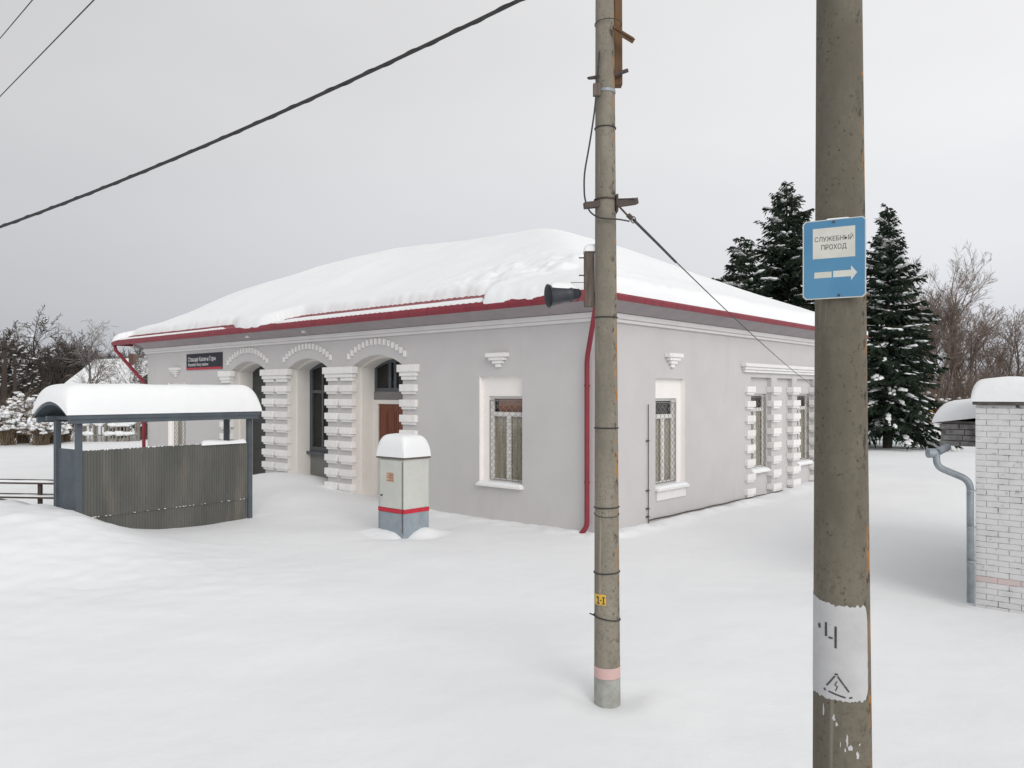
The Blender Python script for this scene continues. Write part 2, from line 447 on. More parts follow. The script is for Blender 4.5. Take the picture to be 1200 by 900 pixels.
for a, b in ARCH:
    rev.rim(FL, arch_loop(a,b,-.5,3.44,.28), .001, -.30)
    out = arch_loop(a,b,-.5,3.44,.28); inn = arch_loop(a+.05,b-.05,-.45,3.42,.24)
    rev.poly(FL, [out, inn], -.30)
    rev.rim(FL, inn, -.30, -.78)
o = rev.build('arch_reveal', M['cream'], st)

# cornice, both visible faces and ends
cor = MB()
for F_, L, e0, e1 in ((FL, LEN, -.12, .12), (FR, WID, -.0, .12)):
    cor.box(F_, e0 if F_ is FL else .0, L+e1, .002, .12, 4.24, 4.345)
    cor.box(F_, (-.07 if F_ is FL else .0), L+.07, .002, .07, 4.17, 4.238)
cor.build('cornice', M['cornice'], st, bevel=.01)

# roof planes : a along long side, b across
OV = .55; A0, A1, B0, B1 = -OV, LEN+1.65, -OV, WID+OV
ZE = 4.66; SL = .375
def RW(a, b, z): return FL(a, -b, z)
def dist(a, b): return min(a-A0, A1-a, b-B0, B1-b)
roof = MB(); W2 = (B1-B0)/2
cs = [RW(A0,B0,ZE),RW(A1,B0,ZE),RW(A1,B1,ZE),RW(A0,B1,ZE),RW(A0+W2,B0+W2,ZE+SL*W2),RW(A1-W2,B0+W2,ZE+SL*W2)]
b_ = len(roof.v); roof.v += [tuple(c) for c in cs]; roof.f += [(0,1,5,4),(1,2,5),(2,3,4,5),(3,0,4)]
roof.build('roof', M['redroof'], st)
# profiled tile strip along the front eave (the part the snow has slid off)
ts = MB(); rows = []
av = np.arange(A0+.05, A1-.05, .045)
for a in av:
    w = .022*abs(math.sin(PI*a/.19))
    rows.append([RW(a, B0+d, ZE+SL*d+w+.006+(.02 if d > .38 else 0)) for d in (0, .12, .25, .379, .381, .55, .75, 1.0) if d < min(a-A0, A1-a)+.3 or d < .3] if False else
                [RW(a, B0+min(d, max(.02, min(a-A0, A1-a))), ZE+SL*min(d, max(.02, min(a-A0, A1-a)))+w+.006+(.02 if d > .38 else 0)) for d in (0, .12, .25, .379, .381, .55, .75, 1.0)])
ts.quad_grid(rows); ts.build('roof_tiles', M['redroof'], st, smooth=False)
# fascia / gutter flashing
fa = MB()
for F_, s0, s1, ov in ((FL, -OV-.02, A1+.02, OV), (FR, -OV-.02, WID+OV, OV)):
    n = int((s1-s0)/.62)
    for i in range(n+1):
        a = s0 + i*.62; b = min(a+.612, s1)
        if b-a < .03: continue
        if F_ is FL and i == 0: a = s0
        fa.prism_dummy = 0
        P = [(ov-.03, 4.515), (ov+.028, 4.515), (ov+.05, 4.60), (ov+.01, 4.69), (ov-.03, 4.69)]
        b0 = len(fa.v); m = len(P)
        for s_ in (a, b):
            for (p, z) in P: fa.v.append(tuple(F_(s_, p, z)))
        for k in range(m):
            k2 = (k+1) % m; fa.f.append((b0+k, b0+k2, b0+m+k2, b0+m+k))
        fa.f.append(tuple(b0+k for k in range(m))); fa.f.append(tuple(b0+m+k for k in reversed(range(m))))
# far sides
fa.box(FE, -OV, WID+OV, 1.62, 1.66, 4.515, 4.69)
fa.box(FL, A0, A1, -B1-.02, -B1+.02, 4.515, 4.69)
fa.build('fascia', M['red'], st)
so = MB()
def soff(F_, s0, s1, miter0):
    # sloping soffit panel from eave to wall, closed against the wall
    P0 = [F_(s0-(OV-.03 if miter0 else 0), OV-.03, 4.53), F_(s1, OV-.03, 4.53), F_(s1, .125, 4.35), F_(s0-(.125 if miter0 else 0), .125, 4.35)]
    P1 = [p+Vector((0,0,.1)) for p in P0]
    so.hexa(P0+P1)
soff(FL, 0, LEN, True); soff(FR, 0, WID, True)
so.box(FL, LEN-.03, LEN, .13, OV-.035, 4.36, 4.62)
so.box(FE, .05, WID, .1, 1.6, 4.60, 4.63)
so.build('soffit', M['soffit'], st)

# roof snow as a thick height field
def fade(x, a, b):
    t = min(max((x-a)/(b-a), 0), 1); return t*t*(3-2*t)
def smin(a, b, k=.9):
    h = max(k-abs(a-b), 0)/k; return min(a, b)-h*h*k*.25
def snow_z(a, b):
    dB = b-B0
    d = max(smin(smin(a-A0, A1-a), smin(dB, B1-b)), 0)
    hard = dist(a, b)
    rz = ZE+SL*hard
    T = .30
    T += .34*fade(a, 9, 17)*fade(d, .8, 3.2) * (1-.4*fade(a, 19, 21))       # deeper, rounder towards the far end
    T += .36*fade(d, 1.5, 6.2)
    x = a; y = b
    T += .05*noise.noise(Vector((x*.35, y*.35, 1.7))) + .03*noise.noise(Vector((x*1.1, y*1.1, 5)))
    # broken, wind-scoured patch near the front corner
    m = math.exp(-((a-2.6)/2.6)**2)*math.exp(-((dB-1.9)/1.1)**2)
    T += m*(.28*abs(noise.noise(Vector((a*.9+dB*.7, dB*1.6, 9)))) - .10 + .12*noise.noise(Vector((a*2.6, dB*3.0, 2))) + .06*noise.noise(Vector((a*6, dB*7, 4))))
    top = rz + T - SL*(hard-d)*.7
    # edges: soft shoulder, everywhere
    ragged = .05*noise.noise(Vector((a*1.3, 3, b*1.3))) + .03*noise.noise(Vector((a*4.5, 8, b*4.5)))
    low = rz - .03
    e = hard + .06 + (ragged if dB < 1 and a > 0 else .02*noise.noise(Vector((a*2, b*2, 0))))
    edge = min(max(e/.30, 0), 1); k = (1-(1-edge)**2.2)**.5 if edge < 1 else 1
    if dB < 1.2 and dB <= a-A0+.15:
        # long facade eave: two places where the snow lies back from the edge
        gap = max(fade(a, 2.6, 3.0)*(1-fade(a, 10.2, 11.6)), fade(a, 12.4, 14.0)*(1-fade(a, 21.0, 21.3))*.72)
        up = .74*gap - .03 - ragged*(.7+.5*gap)
        wr = .30-.14*gap
        eu = min(max((dB-up)/wr, 0), 1); ku = (1-(1-eu)**2.4)**.5
        zu = low + (top-low)*ku if dB > up else low
        lo_hi = up - .20 - .16*gap + ragged*1.4
        el = 0
        if gap > .2 and .05+ragged*.6 < dB < lo_hi: el = min(1, (dB-.05-ragged*.6)/.05, (lo_hi-dB)/.04)*min(1, (gap-.2)/.2)
        return max(zu, rz + .01 + .055*el if el > 0 else low)
    return low + (top-low)*k
av = list(np.arange(A0-.03, 6.5, .07)) + list(np.arange(6.5, A1-.7, .11)) + list(np.arange(A1-.7, A1+.03, .06))
bv = list(np.arange(B0-.03, B0+.9, .026)) + list(np.arange(B0+.9, B0+3.6, .08)) + list(np.arange(B0+3.6, B1-.4, .25)) + list(np.arange(B1-.4, B1+.04, .08))
def sz(a, b):
    edge = a in (av[0], av[-1]) or b in (bv[0], bv[-1])
    return ZE-.05 if edge else snow_z(a, b)
av = [av[0]-.004]+av+[av[-1]+.004]; bv = [bv[0]-.004]+bv+[bv[-1]+.004]
rs = MB(); rs.quad_grid([[RW(a, b, sz(a, b)) for b in bv] for a in av])
rs.build('roof_snow', M['snowcap'], st, smooth=True)

# quoins and capitals
def quoin(F_, a0, a1, zt, h=.235, p=.09, back=.0, sides=(0, 0)):
    """block with a thinner, narrower lower course; sides: how far it wraps past the wall edge on each end"""
    q = MB()
    q.box(F_, a0, a1, back, p, zt-h*.74, zt)
    q.box(F_, a0+.05, a1-.05, back, p-.03, zt-h, zt-h*.74-.002)
    return q.build('quoin', M['white'], st, bevel=.008)
def capital(F_, a0, a1, back=-.08):
    q = MB()
    q.box(F_, a0-.06, a1+.06, back, .12, 3.27, 3.45)
    q.box(F_, a0, a1, back, .09, 3.17, 3.268)
    if a1-a0 > .8:
        c = (a0+a1)/2
        q.box(F_, a0+.04, c-.08, back, .06, 3.08, 3.168); q.box(F_, c+.08, a1-.04, back, .06, 3.08, 3.168)
    else: q.box(F_, a0+.04, a1-.04, back, .06, 3.08, 3.168)
    return q.build('capital', M['white'], st, bevel=.008)
PIL = [(5.35, 5.85+.08), (7.82, 9.0), (10.84, 12.12), (13.98, 14.58)]
for i, (a, b) in enumerate(PIL):
    capital(FL, a, b)
    for k in range(9):
        zt = 2.97-.37*k
        if i in (1, 2):
            c = (a+b)/2
            quoin(FL, a, c-.06, zt, back=-.08); quoin(FL, c+.06, b, zt, back=-.08)
        elif i == 0:
            if k < 5 or True: quoin(FL, a, b, zt, back=-.08)
        else: quoin(FL, a, b, zt, back=-.08)
for (a, b) in ((6.33, 6.81), (7.93, 8.45), (9.28, 9.81), (10.92, 11.42)):
    for k in range(8): quoin(FR, a, b, 2.93-.375*k, h=.215, back=-.118)
# dentil arches
for (a, b) in ARCH:
    c = (a+b)/2; w = 1.10; rise = .34; Rr = (w*w+rise*rise)/(2*rise); th = math.asin(w/Rr); d = MB()
    for i in range(15):
        t = -th + 2*th*i/14; r = Rr + .02
        cx, cz = c+r*math.sin(t), 4.04-Rr+r*math.cos(t)
        L = [(cx-.036, cz-.075), (cx+.036, cz-.075), (cx+.036, cz+.075), (cx-.036, cz+.075)]
        d.box(FL, cx-.036, cx+.036, .002, .055, cz-.075, cz+.075)
    d.build('dentil_band', M['white'], st)
# stepped corbels
for F_, c in ((FL, 2.70), (FL, 17.62), (FR, 2.66)):
    q = MB()
    for k, (w, z0, z1, p) in enumerate(((.29,3.54,3.63,.15),(.22,3.47,3.538,.12),(.14,3.40,3.468,.09),(.07,3.32,3.398,.06))):
        q.box(F_, c-w, c+w, .002, p, z0, z1)
    q.build('corbel', M['white'], st, bevel=.006)
# lintel over the gable-side windows
q = MB(); q.box(FR, 6.10, 11.75, .002, .16, 3.43, 3.52); q.box(FR, 6.16, 11.69, .002, .12, 3.36, 3.428); q.box(FR, 6.20, 11.65, .002, .08, 3.29, 3.358)
q.build('lintel', M['white'], st, bevel=.008)

# windows
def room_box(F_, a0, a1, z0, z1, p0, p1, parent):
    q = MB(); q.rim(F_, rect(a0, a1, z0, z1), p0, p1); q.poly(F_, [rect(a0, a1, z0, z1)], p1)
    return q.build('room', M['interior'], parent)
def grille(F_, a0, a1, z0, z1, p, parent):
    q = MB(); n = max(3, round((a1-a0)/.088)); w = (a1-a0)/n
    for i in range(n+1):
        pts = []; z = z0; k = 0
        while z < z1:
            sgn = 1 if (k//2 + i) % 2 else -1
            pts.append(F_(min(max(a0+i*w+sgn*w*.44, a0), a1), p, z)); k += 1
            z += .042 if k % 2 else .034
        q.tube(pts, .0042, 4)
    for z in (z0+.01, z1-.01): q.tube([F_(a0, p, z), F_(a1, p, z)], .009, 5)
    for a in (a0, a1): q.tube([F_(a, p, z0), F_(a, p, z1)], .009, 5)
    return q.build('grille', M['grille'], parent)
def std_window(F_, a0, a1, z0, z1, p, orange=False, gr=True, gp=.07, trans=.62):
    """white casement window with one top light and two lower lights"""
    q = MB(); t = .07; c = (a0+a1)/2; zt = z1-.40*(z1-z0)/1.9
    q.box(F_, a0, a0+t, p-.05, p, z0, z1); q.box(F_, a1-t, a1, p-.05, p, z0, z1)
    q.box(F_, a0+t, a1-t, p-.05, p, z0, z0+t); q.box(F_, a0+t, a1-t, p-.05, p, z1-t*.8, z1)
    q.box(F_, a0+t, a1-t, p-.05, p+.004, zt-.05, zt+.05); q.box(F_, c-.055, c+.055, p-.05, p+.004, z0+t, zt-.05)
    w = q.build('window', M['upvc'], st, bevel=.006)
    for (x0, x1, y0, y1) in ((a0+t, a1-t, zt+.05, z1-t*.8), (a0+t, c-.055, z0+t, zt-.05), (c+.055, a1-t, z0+t, zt-.05)):
        g_ = MB(); g_.box(F_, x0, x1, p-.035, p-.03, y0, y1); g_.build('pane', M['glass'], w)
    k = MB(); rows = []
    n = 60
    for i in range(n+1):
        a = a0+.03+(a1-a0-.06)*i/n; pp = p-.068+.018*math.sin(a*70)+.01*math.sin(a*31)
        rows.append([F_(a, pp, z0+.02), F_(a, pp, zt+.02)])
    k.quad_grid(rows); k.build('curtain', M['curtain'], w, smooth=True)
    if orange:
        k = MB(); k.box(F_, a0+.22, a1-.12, p-.12, p-.11, zt+.02, z1-.02); k.build('blind', M['curtain_or'], w)
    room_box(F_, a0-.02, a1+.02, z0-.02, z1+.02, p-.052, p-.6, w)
    if gr: grille(F_, a0+.03, a1-.03, z0+.04, z1-.08, p+gp, w)
    return w
def sill(F_, a0, a1, z, w, out=.10, th=.05, snow=False):
    q = MB(); q.hexa([F_(a0,-.25,z-th),F_(a1,-.25,z-th),F_(a1,out,z-th),F_(a0,out,z-th),F_(a0,-.25,z+.03),F_(a1,-.25,z+.03),F_(a1,out,z),F_(a0,out,z)])
    q.build('sill', M['white'], w, bevel=.005)
    if snow:
        s_ = MB(); snow_slab(s_, F_, a0+.02, a1-.02, -.2, out-.01, lambda a, b: z+.012, .045, .06, 14, 8, .012, .02, seed=a0)
        s_.build('sill_snow', M['snowcap'], w, smooth=True)
for (a,b,c,d) in winL:
    w = std_window(FL, a+.06, b-.18, c+.04, d-.44, -.2, orange=True); sill(FL, a-.03, b+.03, c, w, snow=True)
for (a,b,c,d) in winR:
    w = std_window(FR, a+.18, b-.18, c+.04, d-.44, -.2); sill(FR, a-.03, b+.03, c, w, snow=True)
    q = MB(); q.box(FR, a+.02, b-.02, .002, .03, c-.26, c-.052); q.build('sill_apron', M['white'], w, bevel=.005)
for (a, b) in (REC[0], REC[2]):
    w = std_window(FR, a+.10, b-.05, .74, 2.74, -.20, gp=.06)
    q = MB(); q.hexa([FR(a+.1,-.28,.66),FR(b-.1,-.28,.66),FR(b-.1,.03,.66),FR(a+.1,.03,.66),FR(a+.1,-.28,.77),FR(b-.1,-.28,.77),FR(b-.1,.03,.70),FR(a+.1,.03,.70)])
    q.build('sill', M['white'], w, bevel=.005)
    s_ = MB(); snow_slab(s_, FR, a+.11, b-.11, -.25, .02, lambda aa, bb: .715-bb*.23, .04, .06, 14, 8, .012, .02, seed=a)
    s_.build('sill_snow', M['snowcap'], w, smooth=True)

# arch 3: wooden double door with dark transom light
a, b = ARCH[0][0]+.05, ARCH[0][1]-.05; pb = -.70
def arch_frame(a0, a1, z0, zs, rise, t, p0, p1, mat, name, parent):
    q = MB(); out = arch_loop(a0,a1,z0,zs,rise); inn = arch_loop(a0+t,a1-t,z0+t,zs,max(rise-t,.05))
    q.poly(FL, [out, inn], p1); q.rim(FL, inn, p0, p1)
    return q.build(name, mat, parent)
tl = arch_frame(a, b, 2.80, 3.42, .24, .09, pb-.06, pb, M['darkframe'], 'transom_light', st)
q = MB()
for x in (a+.52, (a+b)/2+.12, b-.62): q.box(FL, x-.05, x+.05, pb-.05, pb-.005, 2.86, 3.58)
q.build('mullion', M['darkframe'], tl)
q = MB(); q.poly(FL, [arch_loop(a,b,2.8,3.42,.24)], pb-.04); q.build('pane', M['glass'], tl)
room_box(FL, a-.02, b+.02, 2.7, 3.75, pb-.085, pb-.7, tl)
q = MB(); q.box(FL, a, b, pb-.03, pb+.02, 2.58, 2.798); q.build('transom_panel', M['greypanel'], st)
dr = MB(); dr.box(FL, a, a+.16, pb-.04, pb+.02, -.4, 2.578); dr.box(FL, b-.16, b, pb-.04, pb+.02, -.4, 2.578); dr.box(FL, a+.16, b-.16, pb-.04, pb+.02, 2.47, 2.578)
dr.build('door_frame', M['cream'], st)
q = MB(); m_ = (a+b)/2
for (x0, x1) in ((a+.17, m_-.005), (m_+.005, b-.17)):
    q.box(FL, x0, x1, pb-.06, pb-.02, -.4, 2.465)
    for (z0, z1) in ((.2, .75), (.9, 1.5), (1.62, 2.3)):
        xm = (x0+x1)/2
        for (y0, y1) in ((x0+.08, xm-.03), (xm+.03, x1-.08)):
            q.box(FL, y0, y1, pb-.02, pb-.008, z0, z1); q.box(FL, y0+.05, y1-.05, pb-.008, pb+.002, z0+.05, z1-.05)
dd = q.build('door', M['wood'], st, bevel=.008)
q = MB(); q.tube([FL(m_-.07, pb+.03, .95), FL(m_-.07, pb+.03, 1.25)], .015, 8); q.build('handle', M['galv'], dd)
# arch 2: dark framed window over a grey panel
a, b = ARCH[1][0]+.05, ARCH[1][1]-.05; pb = -.70
w2 = arch_frame(a, b, 1.07, 3.42, .24, .13, pb-.06, pb, M['darkframe'], 'window', st)
q = MB(); q.box(FL, a+.13, b-.13, pb-.05, pb-.005, 2.76, 2.84)
for x in (a+.62, b-.62): q.box(FL, x-.035, x+.035, pb-.05, pb-.008, 1.2, 3.5)
q.build('mullion', M['darkframe'], w2)
q = MB(); q.poly(FL, [arch_loop(a,b,1.07,3.42,.24)], pb-.04); q.build('pane', M['glass'], w2)
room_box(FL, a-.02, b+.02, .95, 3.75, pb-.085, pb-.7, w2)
q = MB(); q.box(FL, a, b, pb-.03, pb+.12, 1.0, 1.068); q.build('sill', M['darkframe'], w2)
q = MB(); q.box(FL, a, b, pb-.06, pb-.02, -.4, .998); q.build('window_panel', M['greypanel'], st)
# arch 1: dark double door
a, b = ARCH[2][0]+.05, ARCH[2][1]-.05
q = MB(); q.prism(FL, arch_loop(a,b,-.4,3.42,.24), pb-.06, pb-.02)
for (x0, x1) in ((a+.08, (a+b)/2-.03), ((a+b)/2+.03, b-.08)):
    for (z0, z1) in ((.1, 1.0), (1.15, 2.35), (2.5, 3.3)): q.box(FL, x0, x1, pb-.02, pb+.005, z0, z1)
dd = q.build('door', M['darkdoor'], st); dd['label'] = 'dark arched double door'
q = MB(); q.tube([FL((a+b)/2-.09, pb+.04, .95), FL((a+b)/2-.09, pb+.04, 1.25)], .015, 8); q.build('handle', M['galv'], dd)
# step slabs in front of the doors
# soffit lamps
for s_ in (9.6, 12.5):
    q = MB(); q.box(FL, s_-.07, s_+.07, .27, .36, 4.40, 4.46); q.build('soffit_lamp', M['white'], st, bevel=.01)
# downpipes
def bends(P, n=6, r=.14):
    P = [Vector(p) for p in P]; out = [P[0]]
    for i in range(1, len(P)-1):
        a, b, c = P[i-1], P[i], P[i+1]; d0 = (a-b); d1 = (c-b); rr = min(r, d0.length*.45, d1.length*.45)
        p0 = b+d0.normalized()*rr; p1 = b+d1.normalized()*rr
        for k in range(n+1):
            t = k/n; out.append(p0*(1-t)**2 + b*2*t*(1-t) + p1*t*t)
    out.append(P[-1]); return out
def downpipe(P, r, clampsz, F_, s_, parent, mat, rcl='iron'):
    q = MB(); q.tube(bends(P), r, 12); o = q.build('downpipe', mat, parent, smooth=True)
    for z in clampsz:
        k = MB(); k.tube([F_(s_, .10, z-.018), F_(s_, .10, z+.018)], r*1.16, 12); k.tube([F_(s_, .0, z), F_(s_, .10, z)], .008, 6)
        k.build('pipe_clamp', mat, o)
    return o
downpipe([FL(-.25,.50,4.53), FL(-.20,.48,4.38), FL(.28,.10,3.42), FL(.28,.10,.12), FL(.40,.20,-.06)], .05, (2.9, 1.0), FL, .28, st, M['red'])
downpipe([FL(A1-.06,.50,4.53), FL(A1-.06,.48,4.36), FL(LEN+.08,.10,3.15), FL(LEN+.08,.10,0.0)], .06, (2.4, 1.1), FL, LEN+.08, st, M['red'])
# lightning/cable conduit on the gable side
q = MB(); q.tube([FR(1.67,.03,-.05), FR(1.67,.03,2.52)], .009, 6)
for z in (.15,.32,.7,1.75): q.box(FR, 1.61, 1.70, .002, .045, z-.012, z+.012)
q.build('conduit', M['iron'], st)
q = MB(); pts = []
for i in range(40):
    s_ = 1.70+i*.26; x, y, _ = FR(s_, .03, 0); pts.append(FR(s_, .035, .07+.006*math.sin(i*1.3)-.0*i))
q.tube(pts, .014, 5); q.build('wall_cable', M['iron'], st)

# station name sign
sg = thing('name_sign', FL(15.7, .03, 3.8), 'black station name board with a red bottom stripe beside the leftmost arch', 'sign')
q = MB(); q.box(FL, 14.53, 16.88, .003, .028, 3.53, 4.06); q.build('board', M['board'], sg, bevel=.004)
q = MB(); q.box(FL, 14.53, 16.88, .0285, .032, 3.53, 3.60); q.build('stripe', M['signred'], sg)
FLm = lambda a, p, z: FL(16.80-a, p, z)      # left edge seen from outside is at larger s
text_mesh('Станция Княжьи Горы', FLm, .05, 3.86, .033, 1.83, .19, M['letter'], sg, bold=.022, align='LEFT')
text_mesh('Knyazhyi Gory station', FLm, .05, 3.69, .033, 1.35, .13, M['letter'], sg, bold=.022, align='LEFT')

# ------------------------------------------------------------------ shelter
DD = (math.sin(DR), math.cos(DR)); DW = (-math.cos(DR), math.sin(DR))
FS = frame(SH0, DD, DW)
sh = thing('platform_shelter', (SH0[0], SH0[1], 0), 'small open-sided steel shelter with grey corrugated panels under a thick snow cap', 'shelter')
LS, WS = 3.6, .85
for (a, w) in ((0,0),(0,WS),(LS,0),(LS,WS)):
    q = MB(); q.box(FS, a-.05, a+.05, w-.05, w+.05, -.5, 2.24 if w else 2.20); q.build('post', M['shelter'], sh, bevel=.006)
q = MB()
q.box(FS, -.24, 3.70, -.20, -.12, 2.20, 2.34); q.box(FS, -.2, 3.7, WS-.04, WS+.04, 2.241, 2.33)
for a in (-.05, 1.75, LS-.02): q.box(FS, a, a+.07, -.118, WS+.35, 2.26, 2.325)
q.box(FS, -.24, 3.70, 1.12, 1.18, 2.20, 2.30)
q.build('roof_frame', M['shelter'], sh, bevel=.005)
def arc_h(w): t = (w-.49)/.69; return 2.32 + .24*max(0, 1-t*t)
q = MB(); W = [-.22+1.42*i/24 for i in range(25)]
q.quad_grid([[FS(a, w, arc_h(w)) for w in W] for a in (-.27, 3.73)])
q.quad_grid([[FS(a, w, arc_h(w)+.03) for w in W] for a in (-.27, 3.73)])
for a in (-.27, 3.73):
    q.quad_grid([[FS(a, w, arc_h(w)-.02) for w in W], [FS(a, w, arc_h(w)+.035) for w in W]])
for w in (-.22, 1.20): q.quad_grid([[FS(-.27, w, 2.28), FS(3.73, w, 2.28)], [FS(-.27, w, 2.36), FS(3.73, w, 2.36)]])
q.build('curved_roof', M['shelter'], sh)
q = MB(); snow_slab(q, FS, -.30, 3.76, -.245, 1.23, lambda a, b: arc_h(b)+.04, lambda a, b: 2.93-arc_h(b)-.04, .40, 60, 36, .012, .0, seed=4)
q.build('snow_cap', M['snowcap'], sh, smooth=True)
def corrugated(F_, a0, a1, w, z0, z1, across=False):
    q = MB(); rows = []; n = int(abs(a1-a0)/.011)
    for i in range(n+1):
        a = a0+(a1-a0)*i/n; d = .0072*math.sin(2*PI*(a-a0)/.055)
        f = (lambda z: F_(w+d, a, z)) if across else (lambda z: F_(a, w+d, z))
        rows.append([f(z0), f((z0+z1)/2), f(z1)])
    q.quad_grid(rows); return q
for (z0, z1) in ((.445, 1.70), (-.5, .46)):
    off = 0 if z0 > 0 else .018
    o = corrugated(FS, .05, LS-.05, off, z0, z1).build('corrugated_panel', M['sheet'], sh, smooth=True)
o = corrugated(FS, .05, WS-.05, -.0, -.5, 1.72, True).build('corrugated_panel', M['shelter'], sh, smooth=True)
q = MB()
for i in range(48):   # snow caught in the corrugations
    a = .09+i*.072+R.uniform(-.025,.025); rr = R.uniform(.006,.026)
    if R.random() < .75: sph(q, FS(a, R.uniform(-.012,.008), 1.70), R.uniform(.014,.042), .02, rr, .3, R, 6, 5)
    if R.random() < .5: sph(q, FS(a+R.uniform(-.02,.02), -.010, .455), R.uniform(.012,.03), .012, R.uniform(.004,.010), .3, R, 6, 4)
snow_slab(q, FS, 2.45, 3.5, -.05, .07, lambda a, b: 1.69, .07, .08, 16, 6, .03, .02, 2)
for i in range(34):
    if R.random() < .75: sph(q, FS(.052, -.02, .35+i*.04), .008, .008, .012, .2, R, 5, 4)
q.build('panel_snow', M['snowcap'], sh, smooth=True)
q = MB()
for z in (1.62, .50): q.box(FS, .05, LS-.05, .02, .05, z-.02, z+.02)
q.build('panel_rail', M['shelter'], sh)

# railing left of the shelter
ra = thing('metal_railing', (-9.9, 16.2, 0), 'low black metal railing with two snow-lined double rails left of the shelter', 'railing')
FRA = frame((-8.55, 15.35), (-.96, .12), (-.12, -.96))
for z in (.72, 1.00):
    q = MB(); q.box(FRA, 0, 7, -.03, .0, z-.02, z+.012); q.box(FRA, 0, 7, -.26, -.23, z+.03, z+.05)
    q.box(FRA, 0, 7, -.229, -.031, z-.014, z+.004)
    rl = q.build('rail', M['iron'], ra)
    q = MB(); snow_slab(q, FRA, .05, 7, -.225, -.035, lambda a, b: z+.004, .035, .05, 60, 6, .008, .004, seed=z)
    q.build('rail_snow', M['snowcap'], rl, smooth=True)
for s_ in (.75, 2.9, 5.2):
    q = MB(); q.box(FRA, s_-.035, s_+.035, -.16, -.10, -.3, .985); q.build('post', M['iron'], ra)

# ------------------------------------------------------------------ relay cabinet
FC0 = (-2.077, 15.3)     # nearest corner
FC = frame(FC0, u, v)
cb = thing('relay_cabinet', (FC0[0], FC0[1], 0), 'pale green-grey metal track cabinet with red stripe, blue-grey base and tall snow cap', 'cabinet')
CA, CBW = .78, .64
q = MB(); q.box(FC, 0, CA, 0, CBW, .50, 1.47); q.build('body', M['cab'], cb, bevel=.008)
q = MB(); q.box(FC, -.002, CA+.002, -.002, CBW+.002, -.5, .42); q.build('base', M['cabgrey'], cb, bevel=.008)
q = MB(); q.box(FC, -.005, CA+.005, -.005, CBW+.005, .42, .50); q.build('stripe', M['cabred'], cb)
q = MB(); q.box(FC, -.03, CA+.03, -.03, CBW+.03, 1.47, 1.50); q.build('lid', M['greytimber'], cb)
q = MB(); q.box(FC, .05, .71, -.022, -.004, .505, 1.44); dr_ = q.build('door', M['cab'], cb, bevel=.005)
q = MB(); q.box(FC, .05, .71, -.020, -.004, .02, .415); q.build('door_lower', M['cabgrey'], dr_, bevel=.004)
q = MB(); q.box(FC, .05, .71, -.024, -.006, .423, .497); q.build('door_stripe', M['cabred'], dr_)
q = MB(); q.box(FC, .28, .50, -.026, -.0225, 1.02, 1.20)
q.build('notice', M['notice'], dr_)
q = MB()
for i in range(5): q.box(FC, .30, .30+.17*(.7+.3*R.random()), -.0275, -.0262, 1.04+.032*i, 1.05+.032*i)
q.build('notice_print', M['chimney'], dr_)
q = MB(); q.tube([FC(.64,-.022,.74), FC(.64,-.05,.74)], .018, 8); q.build('handle', M['iron'], dr_)
q = MB(); q.tube([FC(.0515,-.012,.05), FC(.0515,-.012,1.42)], .008, 6); q.tube([FC(.715,-.012,.05), FC(.715,-.012,1.42)], .006, 6); q.build('hinge', M['iron'], cb)
q = MB(); snow_slab(q, FC, -.03, CA+.03, -.03, CBW+.03, lambda a, b: 1.505, .43, .27, 44, 40, .012, .0, seed=9, pw=3.8)
q.build('snow_cap', M['snowcap'], cb, smooth=True)
# wind-blown snow heaps leaning on the two faces
q = MB()
def heap(F_, a0, a1, side, hmax, sd):
    rows = []; n = 34; K = 12
    for i in range(n+1):
        t = i/n; a = a0+(a1-a0)*t
        hh = hmax*math.sin(PI*t**.72)**1.2*(1+.10*math.sin(t*9+sd))
        row = []
        for k in range(K+1):
            d = -.004-.58*(k/K); f = .5+.5*math.cos(PI*k/K)
            w_ = a+.10*(k/K)*(t-.4)
            pt = F_(w_, d, 0) if side else F_(d, w_, 0)
            g_ = gz(pt.x, pt.y)
            row.append(Vector((pt.x, pt.y, g_-.012+hh*f**1.5+.008*noise.noise(pt*6)*f)))
        rows.append(row)
    q.quad_grid(rows)
heap(FC, .06, 1.25, True, .14, 1); heap(FC, .07, 1.15, False, .16, 4)
q.build('snow_drift', M['snowcap'], cb, smooth=True)

# ------------------------------------------------------------------ poles
def pole_shaft(cx, cy, rf, z0, z1, mat, parent, lean=(0,0)):
    q = MB(); n = 60
    pts = [(cx+lean[0]*(z-0), cy+lean[1]*z, z) for z in np.linspace(z0, z1, n)]
    q.tube(pts, [rf(p[2]) for p in pts], 40)
    return q.build('shaft', mat, parent, smooth=True)
P1 = (.850, 7.08); L1 = -.0036
r1 = lambda z: .1165-.0054*z
po = thing('concrete_pole', (P1[0], P1[1], 0), 'slimmer concrete pole in the snow carrying the loudspeaker, wire rings and a pink band', 'pole')
pole_shaft(P1[0], P1[1], r1, -.6, 9.2, M['conc1'], po, (L1, 0))
def c1(z): return (P1[0]+L1*z, P1[1])
FP1 = lambda a, p, z: Vector((c1(z)[0]+a, P1[1]-p, z))       # p toward camera side (world -y)
def ring(cx, cy, r, z, tilt=(0,0), th=.006, mat='black', name='wire_ring', parent=None, tail=None, arc=1.0):
    q = MB(); pts = []
    for i in range(33):
        t = 2*PI*i/32*arc - PI/2
        pts.append((cx+math.cos(t)*r, cy+math.sin(t)*r, z+tilt[0]*math.cos(t)+tilt[1]*math.sin(t)))
    q.tube(pts, th, 6)
    if tail: q.tube(tail, th, 6)
    return q.build(name, M[mat], parent)
def zz(y, Y=6.97): return EYE+(461-y)/930*Y
